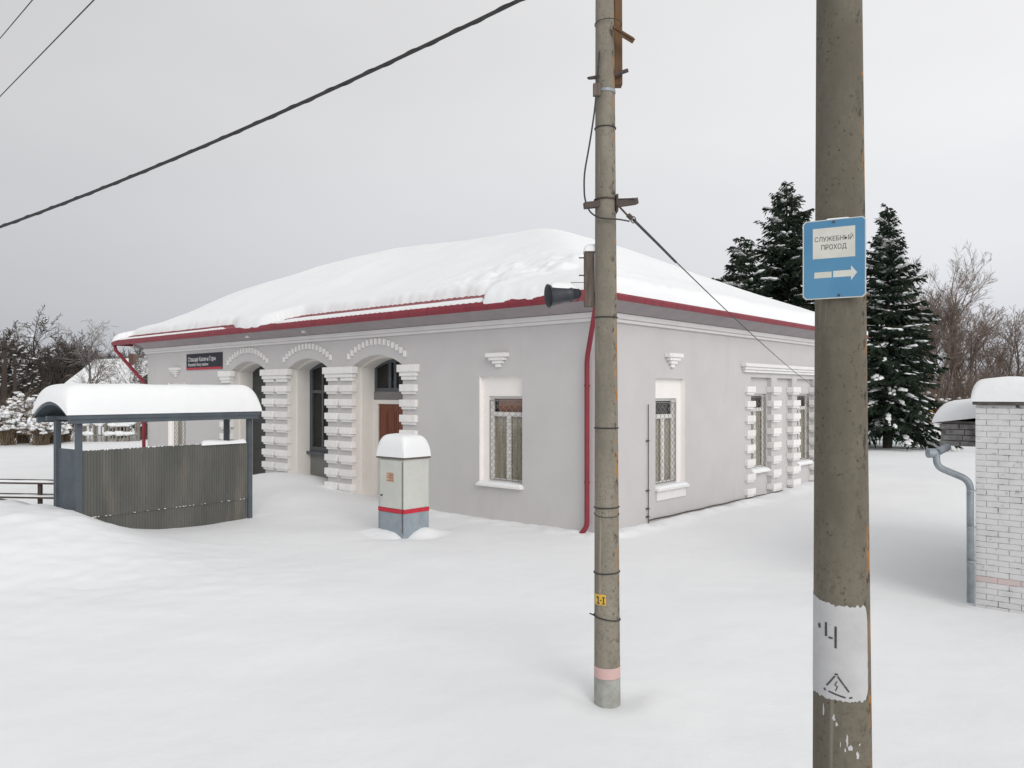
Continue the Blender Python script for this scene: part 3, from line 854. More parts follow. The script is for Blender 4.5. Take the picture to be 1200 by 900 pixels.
for y, tl in ((146,0), (371,0), (502,0), (596,.004), (673,.006)):
    z = zz(y); ring(*c1(z), r1(z)+.004, z, (tl, 0), parent=po)
z = zz(727); ring(*c1(z), r1(z)+.005, z, (-.018, .0), parent=po, tail=[(P1[0]-.12, P1[1]-.02, z+.02), (P1[0]-.16, P1[1]-.05, z+.045)])
z = zz(604); ring(*c1(z), r1(z)+.003, z, (.0, .02), th=.003, parent=po)
z = zz(103); q = MB(); q.tube([(*c1(z), z-.013), (*c1(z), z+.013)], r1(z)+.006, 32); q.build('steel_strap', M['galv'], po, smooth=False)
q = MB(); q.box(FP1, -.115, -.05, .05, .10, z-.06, z+.05); q.build('strap_clamp', M['greytimber'], po, bevel=.006)
# pink band and pale base
def sleeve(z0, z1, mat, name, parent, cf, rf, da=.0015):
    q = MB(); q.tube([(*cf(z), z) for z in (z0, (z0+z1)/2, z1)], [rf(z)+da for z in (z0, (z0+z1)/2, z1)], 40, caps=False); return q.build(name, mat, parent, smooth=True)
sleeve(zz(797), zz(784), M['pink'], 'paint_band', po, c1, r1)
M['palebase'] = pm('pale_limewash', (.38,.39,.37), (.28,.28,.25), 9, .9, bs_=50, bd=.003)
sleeve(-.5, zz(797.4), M['palebase'], 'limewash_base', po, c1, r1, .001)
# yellow number plate (curved round the shaft)
def cyl_patch(q, cx, cy, rf, dirx, diry, f0, f1, z0, z1, off, n=10, m=6, jit=0):
    """patch on the shaft; angle measured to the right from direction (dirx,diry)"""
    rows = []
    for i in range(n+1):
        row = []
        for j in range(m+1):
            f = f0+(f1-f0)*i/n; z = z0+(z1-z0)*j/m
            if jit and (j in (0, m)): z += (R.random()-.5)*jit
            if jit and i in (0, n): f += (R.random()-.5)*jit*4
            ex, ey = -diry, dirx   # right-hand direction seen from dir
            r = rf(z)+off
            row.append((cx(z)+r*(dirx*math.cos(f)+ex*math.sin(f)), cy+r*(diry*math.cos(f)+ey*math.sin(f)), z))
        rows.append(row)
    q.quad_grid(rows)
d1 = Vector((-P1[0], -P1[1], 0)).normalized()
def px1(x, y):  # screen x on pole 1 -> angle
    z = zz(y); c = 600+930*c1(z)[0]/P1[1]; return math.asin(max(-1, min(1, (x-c)/(r1(z)*930/P1[1]))))
cx1 = lambda z: P1[0]+L1*z
q = MB(); cyl_patch(q, cx1, P1[1], r1, d1.x, d1.y, px1(697.8,704), px1(710.2,704), zz(710), zz(697.5), .003); pl = q.build('number_plate', M['yellow'], po, smooth=True)
def strokes(cxf, cy, rf, d, conv, segs, th, off, mat, parent, name, YY):
    q = MB()
    for (x0,y0,x1,y1) in segs:
        n = 6; L = math.hypot(x1-x0, y1-y0) or 1; nx_, ny_ = -(y1-y0)/L*th/2, (x1-x0)/L*th/2
        rows = []
        for i in range(n+1):
            t = i/n; x = x0+(x1-x0)*t; y = y0+(y1-y0)*t; row = []
            for sg_ in (-1, 1):
                xx, yy = x+sg_*nx_, y+sg_*ny_; f = conv(xx, yy); z = zz(yy, YY); r = rf(z)+off
                ex, ey = -d.y, d.x
                row.append((cxf(z)+r*(d.x*math.cos(f)+ex*math.sin(f)), cy+r*(d.y*math.cos(f)+ey*math.sin(f)), z))
            rows.append(row)
        q.quad_grid(rows)
    return q.build(name, mat, parent)
strokes(cx1, P1[1], r1, d1, px1, [(701.5,700,701.5,708),(700,702,701.5,700),(699.8,708,703.2,708),(703.8,704.3,705.4,704.3),(707.5,700.5,707.5,708),(705.8,700.5,709.2,700.5),(705.8,708,709.2,708)], 1.25, .005, M['ink'], pl, 'number', 6.97)
# timber post lashed to the top, angle iron, spikes
q = MB(); q.box(FP1, .088, .158, -.10, -.01, zz(93), 9.4); q.build('timber_post', M['timber'], po, bevel=.006)
def bar(q, p0, p1, w, h):
    p0 = Vector(p0); p1 = Vector(p1); t = (p1-p0).normalized(); s_ = t.cross(Vector((0,0,1))).normalized(); n = s_.cross(t)
    q.hexa([p0-s_*w-n*h, p0+s_*w-n*h, p1+s_*w-n*h, p1-s_*w-n*h, p0-s_*w+n*h, p0+s_*w+n*h, p1+s_*w+n*h, p1-s_*w+n*h])
q = MB(); bar(q, FP1(.06,.10,zz(31)), FP1(.235,.14,zz(48)), .022, .008); bar(q, FP1(.06,.105,zz(33.5)), FP1(.235,.145,zz(50.5)), .004, .022); q.build('angle_bracket', M['timber'], po)
q = MB(); q.tube([FP1(.07,.03,zz(84)), FP1(.20,.03,zz(78))], .018, 8); q.build('bolt', M['iron'], po)
q = MB(); q.tube([FP1(-.06,.05,zz(87)), FP1(-.15,.05,zz(88.5)), FP1(-.165,.05,zz(88))], [.02,.014,.005], 8); q.build('spike', M['iron'], po)
ring(c1(zz(22))[0]+.03, P1[1]-.0, r1(6)+.035, zz(22), th=.004, parent=po)
# steel cross arm
q = MB(); bar(q, FP1(-.195,.06,zz(239.5)), FP1(-.06,.04,zz(237)), .035, .026); bar(q, FP1(.06,.02,zz(237)), FP1(.285,-.04,zz(231)), .035, .026)
q.box(FP1, .088, .105, -.06, .08, zz(246), zz(226)); q.build('cross_arm', M['iron'], po)
z = zz(231); ring(*c1(z), r1(z)+.006, z, th=.008, mat='iron', name='strap', parent=po)
q = MB(); snow_slab(q, FP1, .10, .27, -.05, .04, lambda a, b: zz(230.5)+a*.07-.004, .016, .03, 8, 5, .004, .002, 1); q.build('arm_snow', M['snowcap'], po, smooth=True)
# tension clamp and down cable
ex = FP1(.27,.08,zz(258))
q = MB(); q.tube([FP1(.10,.09,zz(240)), FP1(.205,.09,zz(255))], .009, 6)
q.tube([FP1(.185,.09,zz(251)), FP1(.225,.09,zz(256))], .022, 8)
t0_ = [ (FP1(.235+.02*math.cos(t), .09, zz(257)+.028*math.sin(t))) for t in np.linspace(0, 2*PI, 14)]
q.tube(t0_, .005, 5); q.build('tension_clamp', M['iron'], po)
q = MB(); q.tube(bends([FP1(a, p, zz(y)) for a, p, y in ((-.06,.10,60),(-.085,.08,104),(-.105,.10,130),(-.145,.10,165),(-.20,.09,205),(-.195,.08,232),(-.15,.09,248),(-.08,.11,255),(.0,.13,257),(.09,.12,257),(.20,.10,259))], 4, .15), .0075, 6)
q.build('down_cable', M['black'], po)
# electrical box board behind the shaft carrying the loudspeaker
q = MB(); q.box(FP1, -.185, -.095, -.13, -.02, zz(357), zz(291)); bd = q.build('speaker_board', M['greytimber'], po, bevel=.006)
q = MB(); snow_slab(q, FP1, -.19, -.05, -.14, .0, lambda a, b: zz(291), .07, .06, 12, 8, .006, .003, 3); q.build('board_snow', M['snowcap'], bd, smooth=True)
q = MB(); 
for y in (298.5, 319.5): q.tube([FP1(-.17,-.05,zz(y)), FP1(-.235,-.05,zz(y))], .006, 6)
q.tube([FP1(-.17,-.05,zz(328)), FP1(-.31,-.03,zz(328.5))], .003, 5)
q.build('bolt', M['iron'], bd)

# loudspeaker horn
ls = thing('loudspeaker', FP1(-.2,-.05,zz(344)), 'dark horn loudspeaker with snow on top, fixed to the slimmer pole', 'loudspeaker')
ax0 = FP1(-.225,-.05,zz(341)); ax1 = FP1(-.515,.03,zz(345.5)); D = (ax1-ax0)
prof = [(0,.034),(.04,.045),(.12,.060),(.28,.072),(.31,.082),(.34,.082),(.37,.074),(.45,.076),(.58,.083),(.70,.089),(.82,.096),(.92,.104),(.99,.114),(1.0,.116),(.985,.108),(.9,.094),(.8,.08),(.6,.05),(.5,.02)]
q = MB(); q.tube([ax0+D*t for t, r in prof], [r for t, r in prof], 28, caps=True)
# keep the frame stable for a profile that folds back
rows = []; tdir = D.normalized(); e1 = tdir.cross(Vector((0,0,1))).normalized(); e2 = tdir.cross(e1)
q = MB()
for k in range(28):
    f = 2*PI*k/28; rows.append([ax0+D*t+(e1*math.cos(f)+e2*math.sin(f)*.92)*r for t, r in [(0,.0)]+prof])
q.quad_grid(rows, closed_u=True); hn = q.build('horn', M['horn'], ls, smooth=True)
q = MB(); q.box(FP1, -.235, -.185, -.075, -.025, zz(350), zz(337)); q.build('mount', M['redroof'], ls)
q = MB(); rows = []
for i in range(15):
    t = .10+.83*i/14; r = np.interp(t, [p[0] for p in prof[:12]], [p[1] for p in prof[:12]])
    e = math.sin(PI*i/14)**.4; row = []
    for k in range(9):
        f = -PI/2-.85+1.7*k/8; kk = math.cos((k-4)/4*PI/2)**.5
        pt = ax0+D*t+(e1*math.cos(f)+e2*math.sin(f)*.92)*(r+.002)
        row.append(pt+Vector((0,0,.035*e*kk)))
    rows.append(row)
# make sure the snow lies on the upper side
if rows[7][4].z < (ax0+D*.5).z: rows = [[Vector((p.x,p.y,2*(ax0+D*(.10+.83*i/14)).z-p.z+.07*math.sin(PI*i/14)**.4*math.cos((k-4)/4*PI/2)**.5 if 0<k<8 else 2*(ax0+D*(.10+.83*i/14)).z-p.z)) for k, p in enumerate(r_)] for i, r_ in enumerate(rows)]
q.quad_grid(rows); q.build('horn_snow', M['snowcap'], ls, smooth=True)

# near pole
P2 = (1.408, 3.4); L2 = -.004
r2 = lambda z: .1278-.0082*z
def c2(z): return (P2[0]+L2*(z-2.75), P2[1])
p2 = thing('concrete_pole', (P2[0], P2[1], 0), 'thick dark concrete pole nearest the camera with a whitewashed patch and blue sign', 'pole')
q = MB(); zs_ = np.linspace(-.6, 7.8, 60); q.tube([(*c2(z), z) for z in zs_], [r2(z) for z in zs_], 56)
q.build('shaft', M['conc2'], p2, smooth=True)
d2 = Vector((-P2[0], -P2[1], 0)).normalized()
def px2(x, y):
    z = EYE+(461-y)/930*3.29; c = 600+930*c2(z)[0]/P2[1]; return math.asin(max(-1, min(1, (x-c)/(r2(z)*930/P2[1]*1.008))))
cx2 = lambda z: P2[0]+L2*(z-2.75)
q = MB(); Y2f = 3.29
f0 = -1.75; f1 = px2(1013.5, 760); zb = zz(822, Y2f); zt = zz(711, Y2f); rows = []
n, m = 60, 24
for i in range(n+1):
    t = i/n; f = f0+(f1-f0)*t
    lo = zb + .010*(noise.noise(Vector((f*9, 0, 1)))) + .05*max(0, (t-.93)/.07)**2 + .006*noise.noise(Vector((f*40,2,2))) + .02*max(0,.4-t)
    hi = zt + .008*noise.noise(Vector((f*8, 5, 1))) - .05*max(0, (t-.94)/.06)**2 + .006*noise.noise(Vector((f*40,7,2))) + .055*max(0,.55-t)
    row = []
    for j in range(m+1):
        z = lo+(hi-lo)*j/m; r = r2(z)+.0012; ff_ = f + (.03*noise.noise(Vector((z*30, 3, 3))) if i == n else 0)
        row.append((cx2(z)+r*(d2.x*math.cos(ff_)-d2.y*math.sin(ff_)), P2[1]+r*(d2.y*math.cos(ff_)+d2.x*math.sin(ff_)), z))
    rows.append(row)
q.quad_grid(rows); wp = q.build('whitewash_patch', M['polewhite'], p2, smooth=True)
S = [(969.8,732.6,969.8,749),(972.5,749.7,977,749.9),(980,735.5,980,761),(961.3,738.5,964,738.5),(962.8,736,962.8,741.5)]
strokes(cx2, P2[1], r2, d2, px2, S, 2.4, .0026, M['ink'], wp, 'stencilled_number', Y2f)
S = [(979.4,793.5,970.5,807),(982,793.5,994,810.5),(972.5,813.2,990.5,817.5),(979,791.5,982.5,791.5),(967.8,811,969.5,813.5),(994,817.8,997.5,816.5)]
strokes(cx2, P2[1], r2, d2, px2, S, 1.9, .0026, M['ink'], wp, 'warning_triangle', Y2f)
strokes(cx2, P2[1], r2, d2, px2, [(981.5,799.5,979,804.5),(979,804.5,982,805.5),(982,805.5,980,811)], 1.1, .0026, M['ink'], wp, 'lightning_bolt', Y2f)
# paint drips
def blob(x, y, w, h, sd):
    q = MB(); rr_ = random.Random(sd); n = 14; c_ = []
    ctr = None
    for i in range(n):
        f = 2*PI*i/n; k = .55+.6*rr_.random(); c_.append((x+w/2*k*math.cos(f), y+h/2*k*math.sin(f)))
    def W_(xx, yy):
        f = px2(xx, yy); z = zz(yy, Y2f); r = r2(z)+.0013
        return (cx2(z)+r*(d2.x*math.cos(f)-d2.y*math.sin(f)), P2[1]+r*(d2.y*math.cos(f)+d2.x*math.sin(f)), z)
    q.v = [W_(x, y)]+[W_(*p) for p in c_]; q.f = [(0, 1+i, 1+(i+1) % n) for i in range(n)]
    q.build('paint_drip', M['polewhite'], p2)
for k_, (x, y, w, h) in enumerate(((967,838,1.8,17),(978,843,4,9),(981,850,3,6),(992,868,3,16),(996,876,6,9),(1003,884,3.5,9),(990,879,2,6),(1005,872,2,4),(985,873,1,9))): blob(x, y, w, h, k_)

# blue sign
tn = math.radians(30); eS = (math.cos(tn), -math.sin(tn)); nS = (-math.sin(tn), -math.cos(tn))
zc_ = 3.31
SX = P2[0]-.012+nS[0]*(r2(3.3)+.010); SY = P2[1]+nS[1]*(r2(3.3)+.010)
FB = frame((SX, SY), eS, nS)
bs = thing('blue_sign', (SX, SY, zc_), 'blue enamel sign with white text panel and a right-pointing arrow, on the nearest pole', 'sign')
SW, SHt = .246, .330; sz0, sz1 = zc_-SHt/2, zc_+SHt/2; sx0, sx1 = -SW/2, SW/2
def chamf(a0,a1,z0,z1,c): return [(a0+c,z0),(a1-c,z0),(a1,z0+c),(a1,z1-c),(a1-c,z1),(a0+c,z1),(a0,z1-c),(a0,z0+c)]
q = MB(); q.prism(FB, chamf(sx0,sx1,sz0,sz1,.012), 0, .006); q.build('plate', M['signwhite'], bs)
q = MB(); q.prism(FB, chamf(sx0+.005,sx1-.004,sz0+.004,sz1-.004,.010), .0061, .0068); q.build('blue_face', M['blue'], bs)
fx = lambda t: sx0+SW*t; fz = lambda t: sz1-SHt*t
q = MB(); q.box(FB, fx(.165), fx(.835), .0069, .0073, fz(.49), fz(.105)); q.build('text_panel', M['signwhite'], bs)
text_mesh('СЛУЖЕБНЫЙ', FB, fx(.50), fz(.235), .0076, SW*.61, .026, M['ink'], bs, bold=.006)
text_mesh('ПРОХОД', FB, fx(.50), fz(.355), .0076, SW*.40, .026, M['ink'], bs, bold=.006)
q = MB(); q.prism(FB, [(fx(.19),fz(.735)),(fx(.465),fz(.735)),(fx(.465),fz(.66)),(fx(.19),fz(.66))], .0069, .0073)
q.prism(FB, [(fx(.49),fz(.735)),(fx(.77),fz(.735)),(fx(.77),fz(.785)),(fx(.865),fz(.69)),(fx(.77),fz(.60)),(fx(.77),fz(.655)),(fx(.49),fz(.655))], .0069, .0073)
q.build('arrow', M['signwhite'], bs)
for a_, z_ in ((0, sz1-.012), (.02, sz0+.012)):
    q = MB(); q.tube([FB(a_,.006,z_), FB(a_,.011,z_)], .005, 8); q.build('bolt', M['iron'], bs)
for z in (sz1-.03, sz0+.03):
    pass
q = MB(); snow_slab(q, FB, -.03, .06, -.004, .008, lambda a,b: sz1, .007, .01, 10, 4, .003, .002, 5); q.build('sign_snow', M['snowcap'], bs)

# ------------------------------------------------------------------ wires
def pix(x, y, Y): return Vector(((x-600)/930*Y, Y, EYE+(461-y)/930*Y))
def sag(a, b, s_, n=40):
    a, b = Vector(a), Vector(b); return [a+(b-a)*t-Vector((0,0,4*s_*t*(1-t))) for t in np.linspace(0, 1, n)]
A_ = pix(0,266,7.5); B_ = pix(609,0,5.0); dAB = B_-A_
pa = A_-dAB*1.1; pb_ = B_+dAB*.6
q = MB(); base = [pa+(pb_-pa)*t for t in np.linspace(0,1,260)]
tA, tB = 1.1/2.7, 2.1/2.7
sg_ = lambda t: -.065*4*(t-tA)*(tB-t)/((tB-tA)**2)
base = [p+Vector((0,0,sg_(t))) for p, t in zip(base, np.linspace(0,1,260))]
q.tube(base, .013, 8)
hel = []
for i in range(1600):
    t = i/1599; k = t*259; j = min(int(k), 258); p = base[j].lerp(base[j+1], k-j)
    f = t*2*PI*42; hel.append(p+Vector((0, math.cos(f)*.012, math.sin(f)*.012)))
q.tube(hel, .006, 4)
tag(q.build('overhead_cable', M['black'], None), 'thick twisted black cable crossing the sky diagonally', 'cable')
for (x0,y0,x1,y1,Ya,Yb,lb) in ((0,45,38,0,14,11,'thin dark wire cutting the very top left corner of the sky'),(0,113,110,0,13,9,'thin dark wire in the upper left sky, between the corner wire and the thick cable')):
    a = pix(x0,y0,Ya); b = pix(x1,y1,Yb); d = b-a
    q = MB(); q.tube([a-d*3, a, b, b+d*2], .0075, 6); tag(q.build('overhead_wire', M['black'], None), lb, 'wire')
# drop cable from pole 1 to the building
cl = FP1(.235,.09,zz(257)); en = FR(11.3, .04, 2.85)
q = MB(); pts = sag(cl, en, .10, 50); q.tube(pts, .0065, 6)
q.tube(pts[:3]+[pts[0].lerp(pts[-1], .08)-Vector((0,0,.035))], .013, 6)
tag(q.build('drop_cable', M['black'], None), 'black service cable from the slimmer pole down to the station gable-side wall', 'cable')

# ------------------------------------------------------------------ painted brick building at right
ang = math.radians(40.7)
bd_ = (math.cos(ang), -math.sin(ang))     # along the face, to the right and nearer
bn = (-math.sin(ang), -math.cos(ang))     # outward
BO = ((1143-600)/930*10.25, 10.25)
FBk = frame(BO, bd_, bn)
bk = thing('brick_outbuilding', (BO[0], BO[1], 0), 'small outbuilding of white-painted brick with a thick snow slab on top, at the right edge', 'building')
BLEN = 3.4; TOPZ = 2.60
q = MB(); q.box(FBk, .004, BLEN, -5.0, -.008, -.4, TOPZ); q.build('wall', M['mortar'], bk)
q = MB(); zrow = -.12; k = 0; rb = random.Random(5)
hb = .0745
pinkq = MB()
while zrow+hb < TOPZ+.01:
    x = 0 if k % 2 == 0 else -.13
    isp = (k == 6)
    while x < BLEN:
        x0 = max(x, 0); x1 = min(x+.252, BLEN)
        if x1-x0 > .03:
            g0 = .0028+rb.random()*.0022; j = rb.uniform(-.003,.002); tz = rb.uniform(-.0035,.0035); e_ = .013 if x0 > 0 else .0
            tgt = pinkq if isp else q
            zt2 = zrow+hb-.003
            P = []
            for (aa, pp, z_) in ((x0+(g0 if x0 > 0 else 0),-.10,zrow+.003),(x1-g0,-.10,zrow+.003),(x1-g0,j,zrow+.003+tz),(x0+(g0 if x0 > 0 else 0),j,zrow+.003-tz),
                                 (x0+(g0 if x0 > 0 else 0),-.10,zt2),(x1-g0,-.10,zt2),(x1-g0,j,zt2+tz*.6),(x0+(g0 if x0 > 0 else 0),j,zt2-tz*.6)):
                P.append(FBk(aa, pp, z_))
            tgt.hexa(P)
        x += .252+rb.uniform(-.004,.004)
    zrow += hb; k += 1
wb = q.build('brickwork', M['brick'], bk, bevel=.004)
pinkq.build('pink_course', pm('pink_brick_paint', (.62,.50,.49), (.56,.48,.47), 7, .85), bk, bevel=.004)
q = MB(); q.box(FBk, -.03, BLEN+.03, -.5, .035, TOPZ+.003, TOPZ+.055); q.build('coping', M['cap'], bk, bevel=.01)
q = MB(); snow_slab(q, FBk, -.05, BLEN+.05, -.56, .05, lambda a,b: TOPZ+.055, .27, .15, 40, 16, .03, .01, seed=12); q.build('snow_cap', M['snowcap'], bk, smooth=True)
# eaves of the lower roof running back behind the wall
q = MB()
for i in range(4):
    z0 = 2.02+.078*i
    x = -.56+(.04*i if i < 3 else .0)
    xx = x
    while xx < -.01:
        x1 = min(xx+.25+rb.uniform(-.02,.02), 0)
        q.box(FBk, xx+.004, x1-.004, -1.1-.003*i, -.62+rb.uniform(-.006,.006), z0+.004, z0+.073)
        xx = x1
q.box(FBk, -.545, 0, -4.8, -.66, 2.03, 2.33)
q.build('eaves_course', M['brickdark'], bk, bevel=.005)
q = MB(); q.box(FBk, -.60, .0, -4.9, -.60, 2.335, 2.365); q.build('eaves_board', M['cap'], bk)
q = MB(); snow_slab(q, FBk, -.64, .35, -5.0, -.56, lambda a,b: 2.36+.14*(a+.64), .26, .35, 20, 40, .03, .02, seed=21); q.build('roof_snow', M['snowcap'], bk, smooth=True)
# galvanised downpipe
def BP(x, y, Y): return pix(x, y, Y)
zb1 = EYE+(461-706)/930*10.15
P = [BP(1089,531,10.55), BP(1097,530,10.55), BP(1098,547,10.5), BP(1137,563,10.3), Vector(((1137.5-600)/930*10.2,10.2,.06))]
q = MB(); q.tube(bends(P, 8, .12), .044, 16)
o = q.build('downpipe', M['galv'], bk, smooth=True)
q = MB(); a_ = BP(1087,531,10.55); q.tube([a_, a_+Vector((.10,0,.0))], .062, 16); q.tube([BP(1098,530,10.55), BP(1110,524,10.7)], .05, 12); q.build('pipe_hopper', M['galv'], o, smooth=False)
for y in (575,618,658):
    q = MB(); z = EYE+(461-y)/930*10.2; c_ = Vector(((1137.5-600)/930*10.2,10.2,z)); q.tube([c_-Vector((0,0,.012)), c_+Vector((0,0,.012))], .048, 16); q.tube([c_, c_+Vector((.12,.05,0))], .006, 5); q.build('pipe_clamp', M['galv'], o)

# ------------------------------------------------------------------ trees
def spruce(name, x, y, H, Rm, seed, label, z0=1.0, snowy=.5, base=None, dens=1.0):
    rnd = random.Random(seed); gzv = gz(x, y)-.1
    t = thing(name, (x, y, gzv), label, 'tree', 'spruces behind the station')
    q = MB(); q.tube([(x, y, gzv+H*k/8) for k in range(9)], [.03+.016*H*(1-k/8) for k in range(9)], 10); q.build('trunk', M['bark'], t)
    cr = MB(); sn = MB(); z = z0
    ph = [rnd.random()*6 for _ in range(4)]
    def leafq(p, e, w, up):
        mid = p.lerp(e, .45); b = len(cr.v)
        cr.v += [tuple(p), tuple(mid+up*w), tuple(e), tuple(mid-up*w*1.3)]; cr.f.append((b,b+1,b+2,b+3))
    while z < H-.12:
        fr = (z-z0)/(H-z0)
        nb = int((8-4*fr)*dens)
        a0 = rnd.random()*6.28
        for i in range(nb):
            az = a0+2*PI*i/nb+rnd.gauss(0,.25)
            lump = 1+.22*math.sin(az*2+ph[0]+z*.9)+.16*math.sin(az*3+ph[1]-z*1.7)
            L = (Rm*(1-fr)**.80+.12)*lump*rnd.uniform(.62, 1.12)
            zz0 = z+rnd.uniform(-.30,.30)
            dx, dy = math.cos(az), math.sin(az); up = .55*fr**1.5+.08; dr0 = rnd.uniform(.22,.70)*(1-fr*.75)
            def P(s_): return Vector((x+dx*L*s_, y+dy*L*s_, gzv+zz0+L*(up*s_-dr0*s_*s_*(1.5-.75*s_))))
            n = max(3, int(L/.10)); side = Vector((-dy, dx, 0)); out = Vector((dx,dy,0))
            cr.tube([P(0), P(.5), P(1)], [.018+.004*L, .014, .006], 3, caps=False)
            for k in range(1, n+1):
                s_ = k/n; p = P(s_)
                tw = (.16+.42*math.sin(PI*min(1, s_*.85+.12))*min(1, L/1.6))*rnd.uniform(.6,1.3)
                for sd in (-1, 1):
                    if rnd.random() < .15: continue
                    d_ = (side*sd*rnd.uniform(.5,1)+out*rnd.uniform(.4,1.1)); d_.normalize()
                    e = p+d_*tw+Vector((0,0,-tw*rnd.uniform(-.15,1.05)))
                    w = rnd.uniform(.025,.062)
                    leafq(p, e, w, Vector((0,0,1))); leafq(p, e, w, d_.cross(Vector((0,0,1))))
                    # secondary needles sprays
                    for m_ in (.4,.75):
                        pp = p.lerp(e, m_); e2 = pp+(out*rnd.uniform(-.3,1)+side*rnd.uniform(-1,1)+Vector((0,0,rnd.uniform(-.9,.1)))).normalized()*rnd.uniform(.07,.20)
                        leafq(pp, e2, .02, Vector((0,0,1)))
            if rnd.random() < snowy*(1.15-fr*.7) and L > .35:
                s_ = rnd.uniform(.25,.75); m = rnd.randint(2, 5); wb_ = rnd.uniform(.5,1.25)
                for k in range(m):
                    p = P(min(1, s_)); r_ = rnd.uniform(.09,.20)*wb_*min(1, .5+L*.3)
                    b0_ = len(sn.v); cxp = p+side*rnd.uniform(-.2,.2)*wb_+Vector((0,0,.04))
                    sph(sn, (0,0,0), r_*rnd.uniform(1.0,2.3), r_*rnd.uniform(.6,1.2), r_*rnd.uniform(.18,.42), .45, rnd, 8, 5)
                    sl_ = (P(min(1,s_+.05))-P(min(1,s_)-.05)); sl_ = sl_.z/max(.01, math.hypot(sl_.x, sl_.y))
                    for vi in range(b0_, len(sn.v)):
                        vx, vy, vz = sn.v[vi]; X_ = dx*vx-dy*vy; Y_ = dy*vx+dx*vy
                        sn.v[vi] = (cxp.x+X_, cxp.y+Y_, cxp.z+vz+sl_*vx)
                    s_ += rnd.uniform(.06,.14)
        z += rnd.uniform(.12,.24)*(1.1-.35*fr)
    for k in range(16):
        az = rnd.random()*2*PI; p = Vector((x,y,gzv+H-.7+.045*k)); e = p+Vector((math.cos(az),math.sin(az),.7))*(.26-.012*k)
        leafq(p, e, .025, Vector((0,0,1)))
    cr.build('crown', M['needle'], t); o = sn.build('snow', M['snowcap'], t, smooth=True); o['kind'] = 'stuff'
    return t
def atp(px, Y): return (px-600)/930*Y
spruce('spruce_tree', atp(1040,39), 39, 11.9, 2.9, 11, 'tall dense spruce with snow on its boughs, right of the nearest pole', .9, 1.0, dens=1.2)
spruce('spruce_tree', atp(922,44), 44, 14.4, 3.9, 12, 'tallest spruce, rising behind the station roof left of the nearest pole', 3.0, .6, dens=1.15)
spruce('spruce_tree', atp(872,43), 43, 11.3, 3.0, 15, 'shorter pointed spruce just above the roof edge, leftmost of the spruces', 3.0, .55, dens=1.15)

def bare_tree(name, x, y, H, label, seed, mat, trunk_r=.16, spread=.5, levels=5, cat='tree', group=None, droop=0.0, nstem=1, minr=.007, snow=0, first=.25, kids=3, upb=.10):
    rnd = random.Random(seed); z0 = gz(x, y)-.15
    t = thing(name, (x, y, z0), label, cat, group); tr = MB(); cr = MB(); sn = MB()
    def grow(p, d, L, r, lev):
        n = 6 if lev == 0 else (5 if lev < 3 else 3); pts = [p]; q_ = p.copy(); dd_ = d.copy()
        wob = .10 if lev == 0 else .17
        for i in range(n):
            dz = upb*(1-.15*lev) - droop*(lev >= 2)*.22
            dd_ = (dd_+Vector((rnd.gauss(0,wob), rnd.gauss(0,wob), rnd.gauss(0,.08)+dz))).normalized()
            q_ = q_+dd_*L/n; pts.append(q_.copy())
        rr = [max(minr, r*(1-.62*i/n)) for i in range(n+1)]
        (tr if lev == 0 else cr).tube(pts, rr, 7 if lev == 0 else (4 if lev < 2 else 3), caps=False)
        if snow and 0 < lev < 4 and abs(d.z) < .8 and rnd.random() < snow:
            for i in range(1, len(pts)):
                if rnd.random() < .6:
                    c = (pts[i-1]+pts[i])*.5; sph(sn, c+Vector((0,0,rr[i]+.02)), .08+L*.06, .08+L*.03, .045, .3, rnd, 6, 4)
        if lev >= levels: return
        nk = (kids*3 if lev == 0 else kids+1 if lev == 1 else kids)+rnd.randint(0,1)
        for k in range(nk):
            f = first+(1-first)*(k+rnd.random())/nk if lev == 0 else .18+.8*(k+rnd.random())/nk
            f = min(f, .999); j = min(int(f*n), n-1); pp = pts[j].lerp(pts[j+1], f*n-j)
            az = rnd.random()*2*PI if lev == 0 else rnd.random()*2*PI; base_d = (pts[j+1]-pts[j]).normalized()
            o_ = Vector((math.cos(az), math.sin(az), rnd.uniform(-.3,.3))); o_ = (o_-base_d*o_.dot(base_d))
            if o_.length < .15: continue
            nd = (base_d+o_.normalized()*spread*rnd.uniform(.7,1.8)).normalized()
            grow(pp, nd, L*rnd.uniform(.40,.68)*(1.12-.45*f), max(minr, rr[j]*.52), lev+1)
    for s_ in range(nstem):
        off = Vector((rnd.gauss(0,.3), rnd.gauss(0,.3), 0)) if nstem > 1 else Vector((0,0,0))
        d0 = Vector((rnd.gauss(0,.20), rnd.gauss(0,.20), 1)).normalized() if nstem > 1 else Vector((rnd.gauss(0,.05),0,1)).normalized()
        grow(Vector((x,y,z0))+off, d0, H*.85*rnd.uniform(.75,1), trunk_r, 0)
    zs = sorted(v_[2] for v_ in cr.v); top = zs[-1]-z0; k = H/top
    for m_ in (tr, cr, sn): m_.v = [((a-x)*k+x, (b-y)*k+y, (c-z0)*k+z0) for a,b,c in m_.v]
    tr.build('trunk', mat, t); cr.build('crown', mat, t)
    if sn.v: o = sn.build('snow', M['snowcap'], t, smooth=True); o['kind'] = 'stuff'
    return t
G1 = 'bare trees beyond the outbuilding'
bare_tree('bare_tree', atp(1098,58), 58, 12.9, 'tallest leafless tree, rising in a vase shape just right of the tall spruce', 31, M['barkbrown'], .15, .50, 4, group=G1, nstem=5, kids=4, minr=.0085)
bare_tree('bare_tree', atp(1136,60), 60, 9.2, 'mid-height leafless tree between the tallest bare tree and the right-edge tree', 34, M['barkbrown'], .12, .52, 4, group=G1, nstem=4, kids=4, minr=.0085)
